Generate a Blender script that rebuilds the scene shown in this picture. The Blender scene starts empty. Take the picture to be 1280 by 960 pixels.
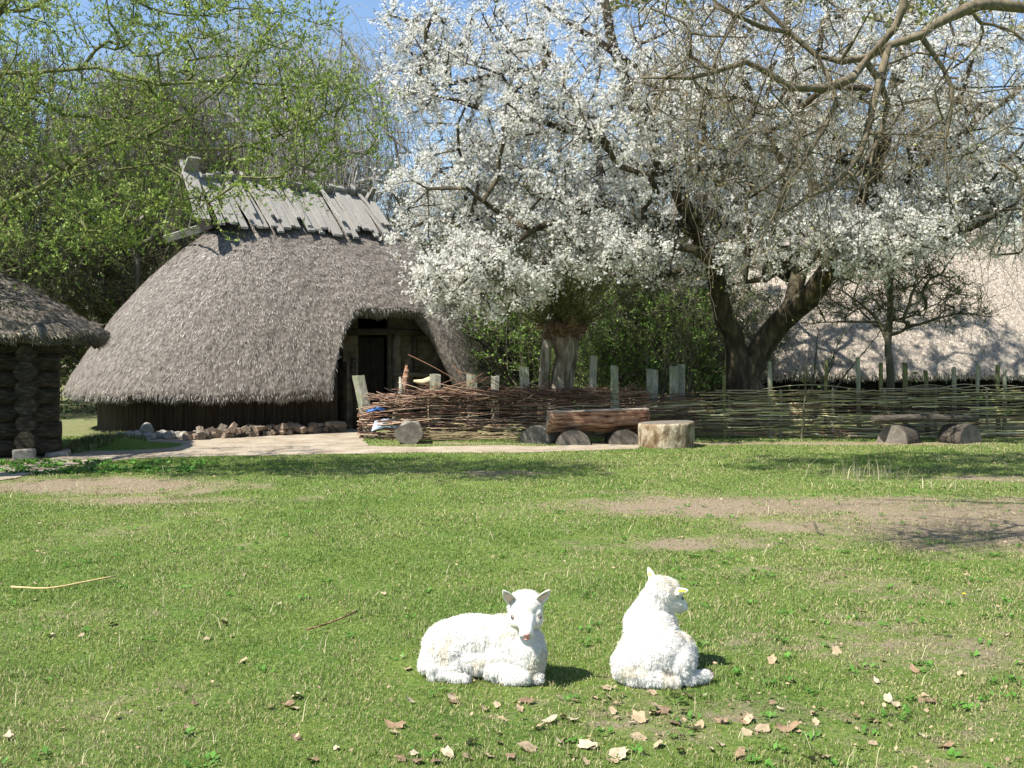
import bpy, bmesh, math, random
import numpy as np
from mathutils import Vector, Matrix, noise
from mathutils.geometry import tessellate_polygon

sc = bpy.context.scene
COL = sc.collection
R = math.radians
random.seed(7)
RNG = np.random.default_rng(11)

# ------------------------------------------------------------------ camera, sky, sun, exposure
F = 1280.0          # focal length in photo pixels (36 mm lens on a 36 mm sensor)
EYE = 1.6
HZ = 440.0          # horizon row
cam_d = bpy.data.cameras.new('camera')
cam = bpy.data.objects.new('camera', cam_d)
COL.objects.link(cam)
cam.location = (0, 0, EYE)
cam.rotation_euler = (R(90), 0, 0)
cam_d.lens = 36.0
cam_d.sensor_width = 36.0
cam_d.shift_y = -(480 - HZ) / 1280.0
cam_d.clip_start = 0.05
cam_d.clip_end = 2000
sc.camera = cam

SUN_DIR = Vector((-0.50, -0.31, 0.80)).normalized()      # towards the sun
sun_el = math.asin(SUN_DIR.z)
w = bpy.data.worlds.new('World')
sc.world = w
w.use_nodes = True
nt = w.node_tree
sky = nt.nodes.new('ShaderNodeTexSky')
sky.sky_type = 'NISHITA'
sky.sun_disc = False
sky.sun_elevation = sun_el
sky.sun_rotation = math.atan2(SUN_DIR.x, SUN_DIR.y)
sky.air_density = 1.0
sky.dust_density = 0.2
sky.ozone_density = 2.4
bg = nt.nodes['Background']
bg.inputs['Strength'].default_value = 0.10
nt.links.new(sky.outputs[0], bg.inputs[0])
sd = bpy.data.lights.new('sun', 'SUN')
so = bpy.data.objects.new('sun', sd)
COL.objects.link(so)
sd.energy = 5.0
sd.angle = R(0.5)
sd.color = (1.0, 0.955, 0.88)
so.rotation_euler = SUN_DIR.to_track_quat('Z', 'Y').to_euler()
sc.view_settings.view_transform = 'Standard'
sc.view_settings.look = 'None'
sc.view_settings.gamma = 1.0
sc.view_settings.exposure = 1.05
sc.render.engine = 'CYCLES'
sc.cycles.max_bounces = 5
sc.cycles.diffuse_bounces = 3
sc.cycles.glossy_bounces = 2
sc.cycles.transmission_bounces = 3
sc.cycles.transparent_max_bounces = 4

# ------------------------------------------------------------------ helpers
def PX(px, py, Y):
    return Vector(((px - 640) * Y / F, Y, EYE + (HZ - py) * Y / F))

def GP(px, py):
    Y = EYE * F / (py - HZ)
    return ((px - 640) * Y / F, Y)

def tag(o, label=None, cat=None, group=None, kind=None):
    if label: o['label'] = label
    if cat: o['category'] = cat
    if group: o['group'] = group
    if kind: o['kind'] = kind
    return o

def empty(name, loc=(0, 0, 0), rz=0.0):
    o = bpy.data.objects.new(name, None)
    o.empty_display_size = 0.2
    COL.objects.link(o)
    o.location = loc
    o.rotation_euler = (0, 0, rz)
    return o

def npmesh(name, V, faces, mat, parent=None, tint=None, smooth=False, local=True):
    """faces: list of int arrays (n,3) or (n,4); tint: (nfaces,3) colours. World verts are moved into the parent's frame."""
    V = np.asarray(V, dtype=np.float32)
    if parent is not None and local:
        M = np.array(Matrix.LocRotScale(parent.location, parent.rotation_euler, None).inverted(), dtype=np.float32)
        V = V @ M[:3, :3].T + M[:3, 3]
    me = bpy.data.meshes.new(name)
    faces = [np.asarray(f, dtype=np.int32) for f in faces if len(f)]
    me.vertices.add(len(V))
    me.vertices.foreach_set('co', V.ravel())
    nl = sum(f.size for f in faces)
    npoly = sum(len(f) for f in faces)
    me.loops.add(nl)
    me.polygons.add(npoly)
    me.loops.foreach_set('vertex_index', np.concatenate([f.ravel() for f in faces]))
    starts = []
    s = 0
    for f in faces:
        k = f.shape[1]
        starts.append(s + np.arange(len(f), dtype=np.int32) * k)
        s += f.size
    me.polygons.foreach_set('loop_start', np.concatenate(starts))
    if smooth:
        me.polygons.foreach_set('use_smooth', np.ones(npoly, dtype=bool))
    me.update(calc_edges=True)
    if tint is not None:
        a = me.attributes.new('tint', 'FLOAT_COLOR', 'FACE')
        c = np.ones((npoly, 4), dtype=np.float32)
        c[:, :3] = tint
        a.data.foreach_set('color', c.ravel())
    if mat: me.materials.append(mat)
    o = bpy.data.objects.new(name, me)
    COL.objects.link(o)
    if parent is not None: o.parent = parent
    return o

class MB:
    """collects welded shapes, then links them as one mesh"""
    def __init__(s):
        s.V = []; s.F = []
    def add(s, verts, faces):
        b = len(s.V)
        s.V += [tuple(v) for v in verts]
        s.F += [tuple(i + b for i in f) for f in faces]
    def tube(s, pts, rad, sides=6, cap=True, wob=0.0, squash=None, rot=0.0):
        pts = [Vector(p) for p in pts]
        n = len(pts)
        if not hasattr(rad, '__len__'): rad = [rad] * n
        V = []
        ref = None
        for i, p in enumerate(pts):
            d = (pts[min(i + 1, n - 1)] - pts[max(i - 1, 0)]).normalized()
            if ref is None:
                ref = Vector((0, 0, 1)) if abs(d.z) < 0.9 else Vector((1, 0, 0))
            a = d.cross(ref).normalized(); b = a.cross(d).normalized()
            ref = b
            for k in range(sides):
                th = rot + 2 * math.pi * k / sides
                r = rad[i]
                if wob:
                    r *= 1 + wob * noise.noise(Vector((math.cos(th) * 1.3, math.sin(th) * 1.3, i * 0.35)) + p * 0.7)
                ca, sb = math.cos(th), math.sin(th)
                if squash: sb *= squash
                V.append(p + a * (ca * r) + b * (sb * r))
        Fc = []
        for i in range(n - 1):
            for k in range(sides):
                k2 = (k + 1) % sides
                Fc.append((i * sides + k, i * sides + k2, (i + 1) * sides + k2, (i + 1) * sides + k))
        if cap:
            Fc.append(tuple(range(sides - 1, -1, -1)))
            Fc.append(tuple((n - 1) * sides + k for k in range(sides)))
        s.add(V, Fc)
    def box(s, c, size, M=None, jit=0.0):
        x, y, z = [q / 2 for q in size]
        V = [Vector((a * x, b * y, d * z)) for a in (-1, 1) for b in (-1, 1) for d in (-1, 1)]
        V = [v + Vector([random.uniform(-jit, jit) for _ in range(3)]) for v in V]
        if M is not None: V = [M @ v for v in V]
        V = [v + Vector(c) for v in V]
        s.add(V, [(0, 1, 3, 2), (4, 6, 7, 5), (0, 4, 5, 1), (2, 3, 7, 6), (0, 2, 6, 4), (1, 5, 7, 3)])
    def build(s, name, mat, parent=None, smooth=False, bevel=0.0, local=True):
        me = bpy.data.meshes.new(name)
        V = s.V
        if parent is not None and local:
            M = Matrix.LocRotScale(parent.location, parent.rotation_euler, None).inverted()
            V = [M @ Vector(v) for v in V]
        me.from_pydata([tuple(v) for v in V], [], s.F)
        if bevel:
            bm = bmesh.new(); bm.from_mesh(me)
            bmesh.ops.bevel(bm, geom=bm.edges[:], offset=bevel, segments=2, affect='EDGES', profile=0.6)
            bm.to_mesh(me); bm.free()
        if smooth:
            me.polygons.foreach_set('use_smooth', [len(p.vertices) < 5 for p in me.polygons])
        me.materials.append(mat)
        o = bpy.data.objects.new(name, me)
        COL.objects.link(o)
        if parent is not None: o.parent = parent
        return o

# ------------------------------------------------------------------ materials
def new_mat(name):
    m = bpy.data.materials.new(name)
    m.use_nodes = True
    n = m.node_tree
    return m, n, n.nodes['Principled BSDF'], n.nodes['Material Output']

def ramp(n, fac, stops):
    r = n.nodes.new('ShaderNodeValToRGB')
    e = r.color_ramp.elements
    e[0].position, e[0].color = stops[0][0], (*stops[0][1], 1)
    e[1].position, e[1].color = stops[-1][0], (*stops[-1][1], 1)
    for p, c in stops[1:-1]:
        x = e.new(p); x.color = (*c, 1)
    n.links.new(fac, r.inputs[0])
    return r.outputs[0]

def noise_tex(n, scale=(1, 1, 1), s=5.0, detail=6, rough=0.6, coord='Object', dist=0.0):
    tc = n.nodes.new('ShaderNodeTexCoord')
    mp = n.nodes.new('ShaderNodeMapping')
    mp.inputs['Scale'].default_value = scale
    n.links.new(tc.outputs[coord], mp.inputs[0])
    t = n.nodes.new('ShaderNodeTexNoise')
    t.inputs['Scale'].default_value = s
    t.inputs['Detail'].default_value = detail
    t.inputs['Roughness'].default_value = rough
    t.inputs['Distortion'].default_value = dist
    n.links.new(mp.outputs[0], t.inputs[0])
    return t.outputs[0]

def mulc(n, a, b, fac=1.0):
    m = n.nodes.new('ShaderNodeMix')
    m.data_type = 'RGBA'; m.blend_type = 'MULTIPLY'
    m.inputs[0].default_value = fac
    n.links.new(a, m.inputs[6]); n.links.new(b, m.inputs[7])
    return m.outputs[2]

def mixc(n, fac, a, b):
    m = n.nodes.new('ShaderNodeMix')
    m.data_type = 'RGBA'
    n.links.new(fac, m.inputs[0]); n.links.new(a, m.inputs[6]); n.links.new(b, m.inputs[7])
    return m.outputs[2]

def bumpn(n, b, h, strength=0.5, dist=0.02):
    bp = n.nodes.new('ShaderNodeBump')
    bp.inputs['Strength'].default_value = strength
    bp.inputs['Distance'].default_value = dist
    n.links.new(h, bp.inputs['Height'])
    n.links.new(bp.outputs[0], b.inputs['Normal'])

def rough_mat(name, stops, s=6, scale=(1, 1, 1), stops2=None, s2=0.8, bump=0.5, bd=0.02, rough=0.9, dist=0.0):
    m, n, b, o = new_mat(name)
    t = noise_tex(n, scale, s, 8, 0.65, dist=dist)
    c = ramp(n, t, stops)
    if stops2:
        t2 = noise_tex(n, (1, 1, 1), s2, 4, 0.6)
        c = mulc(n, c, ramp(n, t2, stops2))
    n.links.new(c, b.inputs['Base Color'])
    b.inputs['Roughness'].default_value = rough
    b.inputs['Specular IOR Level'].default_value = 0.2
    bumpn(n, b, t, bump, bd)
    return m

def tint_mat(name, rough=0.7, trans=0.0, spec=0.2, gain=1.0):
    m, n, b, o = new_mat(name)
    a = n.nodes.new('ShaderNodeAttribute')
    a.attribute_name = 'tint'
    n.links.new(a.outputs['Color'], b.inputs['Base Color'])
    b.inputs['Roughness'].default_value = rough
    b.inputs['Specular IOR Level'].default_value = spec
    if trans:
        tr = n.nodes.new('ShaderNodeBsdfTranslucent')
        mx = n.nodes.new('ShaderNodeMixShader')
        mx.inputs[0].default_value = trans
        n.links.new(a.outputs['Color'], tr.inputs[0])
        n.links.new(b.outputs[0], mx.inputs[1]); n.links.new(tr.outputs[0], mx.inputs[2])
        n.links.new(mx.outputs[0], o.inputs[0])
    return m

M_bark = rough_mat('bark', [(0.25, (0.045, 0.036, 0.026)), (0.5, (0.11, 0.095, 0.07)), (0.75, (0.20, 0.18, 0.14))], 9, (1, 1, 0.35), bump=0.9, bd=0.03,
                   stops2=[(0.35, (0.75, 0.85, 0.6)), (0.6, (1, 1, 1))], s2=1.3)
M_bark_dark = rough_mat('dark_bark', [(0.3, (0.020, 0.015, 0.010)), (0.52, (0.065, 0.052, 0.034)), (0.75, (0.18, 0.16, 0.09))], 8, (1, 1, 0.3), bump=1.0, bd=0.04)
M_bark_grey = rough_mat('grey_bark', [(0.25, (0.10, 0.09, 0.075)), (0.5, (0.21, 0.19, 0.155)), (0.75, (0.32, 0.30, 0.24))], 14, (1, 1, 0.4), bump=0.8, bd=0.02)
M_bark_mossy = rough_mat('mossy_bark', [(0.25, (0.06, 0.055, 0.025)), (0.5, (0.13, 0.13, 0.055)), (0.75, (0.22, 0.22, 0.10))], 12, (1, 1, 0.6), bump=0.7, bd=0.02)
M_bark_droop = rough_mat('brown_grey_bark', [(0.25, (0.065, 0.05, 0.032)), (0.5, (0.15, 0.122, 0.08)), (0.75, (0.26, 0.22, 0.145))], 16, (1, 1, 0.4), bump=0.9, bd=0.015)
M_bark_poll = rough_mat('furrowed_willow_bark', [(0.3, (0.05, 0.038, 0.026)), (0.48, (0.19, 0.15, 0.105)), (0.62, (0.42, 0.37, 0.28))], 5, (1.6, 1.6, 0.35), bump=1.0, bd=0.05)
M_red_dark = rough_mat('brown_callus_bark', [(0.3, (0.04, 0.026, 0.016)), (0.5, (0.13, 0.085, 0.05)), (0.72, (0.28, 0.20, 0.12))], 9, bump=1.0, bd=0.04)
M_birch = rough_mat('birch_bark', [(0.3, (0.10, 0.09, 0.08)), (0.5, (0.30, 0.28, 0.25)), (0.7, (0.5, 0.48, 0.44))], 6, (1, 1, 1.5), bump=0.4)
M_grey_wood = rough_mat('weathered_grey_wood', [(0.25, (0.09, 0.08, 0.07)), (0.45, (0.24, 0.225, 0.20)), (0.7, (0.40, 0.385, 0.35))], 10, (6, 6, 0.5), bump=0.8, bd=0.015)
M_stake = rough_mat('weathered_stake_wood', [(0.25, (0.10, 0.09, 0.075)), (0.45, (0.25, 0.235, 0.19)), (0.7, (0.40, 0.38, 0.32))], 9, (5, 5, 0.6), bump=0.9, bd=0.015,
                    stops2=[(0.35, (0.8, 0.9, 0.65)), (0.6, (1, 1, 1))], s2=5)
M_log_wood = rough_mat('cabin_log_wood', [(0.3, (0.012, 0.010, 0.007)), (0.52, (0.045, 0.036, 0.025)), (0.78, (0.13, 0.11, 0.078))], 5, (0.5, 5, 5), bump=0.9, bd=0.03)
M_end = rough_mat('sawn_log_end', [(0.25, (0.07, 0.06, 0.05)), (0.5, (0.15, 0.13, 0.105)), (0.75, (0.25, 0.22, 0.18))], 9, bump=0.5, bd=0.01)
M_red_wood = rough_mat('reddish_split_wood', [(0.32, (0.03, 0.015, 0.010)), (0.44, (0.16, 0.08, 0.05)), (0.52, (0.33, 0.18, 0.11)), (0.68, (0.46, 0.36, 0.27))], 5, (0.6, 5, 5), bump=1.0, bd=0.05)
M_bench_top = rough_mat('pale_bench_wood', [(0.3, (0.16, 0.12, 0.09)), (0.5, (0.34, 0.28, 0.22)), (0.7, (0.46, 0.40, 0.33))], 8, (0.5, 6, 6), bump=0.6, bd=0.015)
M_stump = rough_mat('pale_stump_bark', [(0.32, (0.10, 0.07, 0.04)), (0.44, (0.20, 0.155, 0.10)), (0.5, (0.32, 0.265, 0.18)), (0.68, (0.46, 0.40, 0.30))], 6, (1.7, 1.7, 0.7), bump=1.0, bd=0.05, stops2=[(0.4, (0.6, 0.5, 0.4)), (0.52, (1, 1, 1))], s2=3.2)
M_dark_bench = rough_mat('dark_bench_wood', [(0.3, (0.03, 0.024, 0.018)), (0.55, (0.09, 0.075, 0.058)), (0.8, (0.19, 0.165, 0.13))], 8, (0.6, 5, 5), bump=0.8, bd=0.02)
M_rod = tint_mat('woven_rod_bark', 0.65, 0, 0.3)
M_daub = rough_mat('clay_daub', [(0.3, (0.045, 0.036, 0.025)), (0.52, (0.11, 0.09, 0.065)), (0.75, (0.20, 0.17, 0.125))], 5, bump=0.6, bd=0.03)
M_wallplank = rough_mat('brown_wall_plank', [(0.3, (0.018, 0.013, 0.009)), (0.55, (0.055, 0.04, 0.028)), (0.8, (0.12, 0.09, 0.065))], 6, (5, 5, 0.3), bump=0.9, bd=0.03)
M_shade_dark = rough_mat('shade_dark_wood', [(0.3, (0.008, 0.007, 0.006)), (0.7, (0.022, 0.018, 0.015))], 5)  # near black: shade of openings and eaves put into the wood colour
M_stone = rough_mat('fieldstone', [(0.3, (0.13, 0.12, 0.10)), (0.5, (0.26, 0.235, 0.20)), (0.7, (0.40, 0.37, 0.33))], 7, bump=0.6, bd=0.02)
M_thatch = rough_mat('old_thatch', [(0.3, (0.06, 0.05, 0.042)), (0.5, (0.15, 0.13, 0.11)), (0.72, (0.30, 0.27, 0.235))], 16, (1, 1, 0.5), bump=1.0, bd=0.05,
                     stops2=[(0.3, (0.75, 0.74, 0.7)), (0.65, (1.1, 1.05, 1.0))], s2=0.6)
def thatch_shaded_end():
    m, n, b, o = new_mat('thatch_with_shaded_mossy_end')
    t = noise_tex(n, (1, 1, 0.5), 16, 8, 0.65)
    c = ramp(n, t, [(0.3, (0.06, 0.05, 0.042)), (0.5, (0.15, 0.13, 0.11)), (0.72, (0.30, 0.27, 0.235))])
    d = ramp(n, t, [(0.3, (0.012, 0.013, 0.007)), (0.55, (0.032, 0.034, 0.018)), (0.75, (0.07, 0.072, 0.04))])  # mossy dark tone with the right hip's shade painted in
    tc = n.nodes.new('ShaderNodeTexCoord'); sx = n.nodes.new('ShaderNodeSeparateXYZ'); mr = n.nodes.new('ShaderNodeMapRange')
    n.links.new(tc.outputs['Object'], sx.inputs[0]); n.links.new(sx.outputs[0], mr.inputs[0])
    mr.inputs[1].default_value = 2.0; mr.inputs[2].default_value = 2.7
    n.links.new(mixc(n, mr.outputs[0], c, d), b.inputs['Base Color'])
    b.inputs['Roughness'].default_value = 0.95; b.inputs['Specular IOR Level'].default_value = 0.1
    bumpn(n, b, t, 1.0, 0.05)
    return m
M_thatch_shaded_end = thatch_shaded_end()
M_thatch_pale = rough_mat('pale_thatch', [(0.3, (0.13, 0.108, 0.085)), (0.5, (0.27, 0.23, 0.185)), (0.72, (0.44, 0.385, 0.315))], 16, (1, 1, 0.5), bump=0.8, bd=0.04)
M_straw = tint_mat('thatch_straw', 0.75, 0.0, 0.25)
M_leaf = tint_mat('young_leaf', 0.5, 0.38, 0.35)
M_leafd = tint_mat('mature_leaf', 0.55, 0.25, 0.3)
M_petal = tint_mat('petal', 0.6, 0.5, 0.2)
M_grass = tint_mat('grass_blade', 0.55, 0.30, 0.25)
M_dry = tint_mat('dry_leaf', 0.75, 0.15, 0.2)
M_sand = rough_mat('trodden_sand', [(0.3, (0.20, 0.155, 0.11)), (0.5, (0.33, 0.275, 0.20)), (0.7, (0.42, 0.36, 0.28))], 2.2, bump=0.5, bd=0.02,
                   stops2=[(0.3, (0.75, 0.75, 0.75)), (0.6, (1, 1, 1))], s2=14)

# ------------------------------------------------------------------ ground
SOIL = [  # x, y, rx, ry, strength : bare patches
    (5.6, 9.5, 3.2, 1.6, 1.15), (2.9, 10.6, 2.4, 0.9, 0.95), (3.2, 9.2, 1.8, 0.5, 0.6), (-5.0, 12.3, 2.0, 0.85, 0.9), (-3.9, 11.1, 1.6, 0.5, 0.6),
    (2.2, 8.6, 1.6, 0.5, 0.5), (-7.2, 15.4, 1.6, 0.6, 1.0), (6.6, 12.9, 2.0, 0.5, 0.5), (1.2, 11.6, 0.7, 0.25, 0.55),
    (3.6, 7.0, 1.4, 0.4, 0.28), (0.9, 4.45, 1.1, 0.35, 0.36), (2.6, 5.6, 1.2, 0.4, 0.30), (-2.6, 6.3, 0.7, 0.25, 0.3), (-0.5, 13.6, 2.6, 0.3, 0.35), (4.4, 17.9, 6.0, 0.35, 0.9)]
def vnoise(x, y, s, seed=0):
    """cheap smooth value noise, vectorised"""
    x = np.asarray(x) * s + 57.3 + seed * 13.7; y = np.asarray(y) * s + 91.1 + seed * 7.9
    xi = np.floor(x).astype(np.int64); yi = np.floor(y).astype(np.int64)
    fx = x - xi; fy = y - yi
    fx = fx * fx * (3 - 2 * fx); fy = fy * fy * (3 - 2 * fy)
    def h(a, b):
        n = (a * 374761393 + b * 668265263 + seed * 1442695) & 0x7fffffff
        n = ((n ^ (n >> 13)) * 1274126177) & 0x7fffffff
        return ((n ^ (n >> 16)) & 0xffff) / 65535.0
    return (h(xi, yi) * (1 - fx) + h(xi + 1, yi) * fx) * (1 - fy) + (h(xi, yi + 1) * (1 - fx) + h(xi + 1, yi + 1) * fx) * fy
def fbm(x, y, s, seed=0):
    return (vnoise(x, y, s, seed) * 0.5 + vnoise(x, y, s * 2.1, seed + 1) * 0.3 + vnoise(x, y, s * 4.3, seed + 2) * 0.2)
def soil(x, y):
    m = np.zeros_like(x, dtype=float)
    for cx, cy, rx, ry, st in SOIL:
        d = np.sqrt(((x - cx) / rx) ** 2 + ((y - cy) / ry) ** 2)
        m = np.maximum(m, st * np.clip(1.35 - d, 0, 1))
    nn = fbm(x, y, 1.1, 3)
    m = m * (0.45 + 1.1 * fbm(x, y, 2.3, 9)) + np.clip((nn - 0.58) * 1.8, 0, 0.35)
    return np.clip(m, 0, 1)
PATH_PX = [(-60, 590), (40, 578), (100, 566), (165, 556), (200, 547), (300, 545), (405, 541), (425, 533), (452, 532), (452, 548), (462, 557), (520, 559), (600, 557), (668, 558),
           (740, 556), (800, 556), (800, 561), (672, 565.5), (600, 566.5), (520, 566), (450, 567), (390, 568.5), (330, 569.5), (240, 571), (170, 573), (100, 581), (20, 597), (-60, 612)]
PATH = [GP(*p) for p in PATH_PX]
def in_poly(x, y, poly):
    inside = np.zeros(x.shape, dtype=bool)
    n = len(poly)
    for i in range(n):
        x0, y0 = poly[i]; x1, y1 = poly[(i + 1) % n]
        c = ((y0 > y) != (y1 > y)) & (x < (x1 - x0) * (y - y0) / (y1 - y0 + 1e-12) + x0)
        inside ^= c
    return inside
def gh(x, y):
    x = np.asarray(x, dtype=float); y = np.asarray(y, dtype=float)
    h = (fbm(x, y, 0.6, 21) - 0.5) * 0.05 * np.clip((15.0 - y) / 3, 0, 1) * np.clip((np.hypot(x - 0.5, y - 5.1) - 0.9) / 1.2, 0, 1)
    h = h + 0.14 * np.exp(-(((x + 6.7) / 0.6) ** 2 + ((y - 17.4) / 0.5) ** 2))
    return h
def build_ground():
    xs = np.concatenate([[-600, -250, -110, -60, -35, -22], np.arange(-15, 15.01, 0.1), [22, 35, 60, 110, 250, 600]])
    ys = np.concatenate([[-300, -100, -40, -15, -5], np.arange(0, 24.01, 0.1), [27, 32, 40, 60, 110, 250, 700]])
    X, Y = np.meshgrid(xs, ys, indexing='ij')
    Z = gh(X, Y)
    Z = Z + (vnoise(X, Y, 6, 5) - 0.5) * 0.012 * (Y < 15)
    V = np.stack([X.ravel(), Y.ravel(), Z.ravel()], 1)
    nx, ny = X.shape
    i = np.arange(nx * ny).reshape(nx, ny)
    Q = np.stack([i[:-1, :-1].ravel(), i[1:, :-1].ravel(), i[1:, 1:].ravel(), i[:-1, 1:].ravel()], 1)
    m, n, b, o = new_mat('lawn_soil')
    at = n.nodes.new('ShaderNodeAttribute'); at.attribute_name = 'soil'
    t1 = noise_tex(n, (1, 1, 1), 26, 8, 0.75)
    t2 = noise_tex(n, (1, 1, 1), 1.3, 5, 0.6)
    t3 = noise_tex(n, (1, 1, 1), 90, 4, 0.7)
    green = ramp(n, t1, [(0.3, (0.055, 0.085, 0.02)), (0.5, (0.11, 0.18, 0.035)), (0.62, (0.19, 0.23, 0.07)), (0.75, (0.30, 0.27, 0.14))])
    green = mulc(n, green, ramp(n, t2, [(0.35, (0.75, 0.85, 0.7)), (0.65, (1.15, 1.05, 1.0))]))
    brown = ramp(n, t3, [(0.3, (0.10, 0.078, 0.048)), (0.5, (0.235, 0.185, 0.125)), (0.7, (0.37, 0.31, 0.215))])
    t4 = noise_tex(n, (1, 1, 1), 7.0, 8, 0.8)
    ad = n.nodes.new('ShaderNodeMath'); ad.operation = 'MULTIPLY_ADD'; ad.inputs[1].default_value = 2.2; ad.inputs[2].default_value = -1.1
    n.links.new(t4, ad.inputs[0])
    su = n.nodes.new('ShaderNodeMath'); su.operation = 'ADD'
    n.links.new(at.outputs['Fac'], su.inputs[0]); n.links.new(ad.outputs[0], su.inputs[1])
    mr = n.nodes.new('ShaderNodeMapRange'); mr.inputs[1].default_value = 0.24; mr.inputs[2].default_value = 0.66
    n.links.new(su.outputs[0], mr.inputs[0])
    n.links.new(mixc(n, mr.outputs[0], green, brown), b.inputs['Base Color'])
    b.inputs['Roughness'].default_value = 0.95
    b.inputs['Specular IOR Level'].default_value = 0.1
    bumpn(n, b, t1, 0.8, 0.03)
    o = npmesh('ground', V, [Q], m, smooth=True)
    a = o.data.attributes.new('soil', 'FLOAT', 'POINT')
    sv = soil(X.ravel(), Y.ravel()).astype(np.float32)
    # bare floor under the trees behind the fence
    sv = np.maximum(sv, np.clip((Y.ravel() - 19.2) / 0.8, 0, 0.45)).astype(np.float32)
    a.data.foreach_set('value', sv)
    tag(o, kind='structure')
build_ground()

def build_path():
    pts = []
    n = len(PATH)
    for i in range(n):
        a = Vector(PATH[i]); b = Vector(PATH[(i + 1) % n])
        k = max(1, int((b - a).length / 0.12))
        for j in range(k):
            p = a.lerp(b, j / k)
            d = noise.noise(Vector((p.x * 2.2, p.y * 2.2, 0))) * 0.13 + noise.noise(Vector((p.x * 8, p.y * 8, 3))) * 0.05
            pts.append(Vector((p.x + d * 0.7, p.y + d, 0.006)))
    tri = tessellate_polygon([pts])
    me = bpy.data.meshes.new('path')
    me.from_pydata([tuple(p) for p in pts], [], [tuple(t) for t in tri])
    me.materials.append(M_sand)
    o = bpy.data.objects.new('path', me); COL.objects.link(o)
    tag(o, kind='structure')
    return [(p.x, p.y) for p in pts]
PATHD = build_path()

def blades(x, y, z, h, wd, lean, az, tint, name, label, cat, curve=0.5):
    """bent grass blades, two quads-worth of faces each"""
    n = len(x)
    base = np.stack([x, y, z], 1)
    side = np.stack([np.cos(az), np.sin(az), np.zeros(n)], 1)
    la = az + np.pi / 2 + RNG.normal(0, 0.6, n)
    ld = np.stack([np.cos(la), np.sin(la), np.zeros(n)], 1)
    up = np.array([0, 0, 1.0])
    mid = base + up * (h * 0.55)[:, None] + ld * (h * lean * 0.3)[:, None]
    tip = base + up * (h * (1 - 0.25 * lean))[:, None] + ld * (h * lean)[:, None]
    w0 = side * (wd * 0.5)[:, None]
    V = np.stack([base - w0, base + w0, mid + w0 * 0.8, mid - w0 * 0.8, tip], 1).reshape(-1, 3)
    i = np.arange(n) * 5
    Q = np.stack([i, i + 1, i + 2, i + 3], 1)
    T = np.stack([i + 3, i + 2, i + 4], 1)
    o = npmesh(name, V, [Q, T], M_grass, tint=np.concatenate([tint, tint]))
    return o

def scatter(n, y0, y1, half=0.62, power=1.6, pad=0.9):
    """ground points, density falling with distance from the lawn's near edge"""
    u = RNG.random(n)
    k = 2 - power
    Y = ((y0 ** k) + u * (y1 ** k - y0 ** k)) ** (1 / k)
    X = (RNG.random(n) * 2 - 1) * (Y * 0.5 + pad)
    return X, Y

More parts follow.
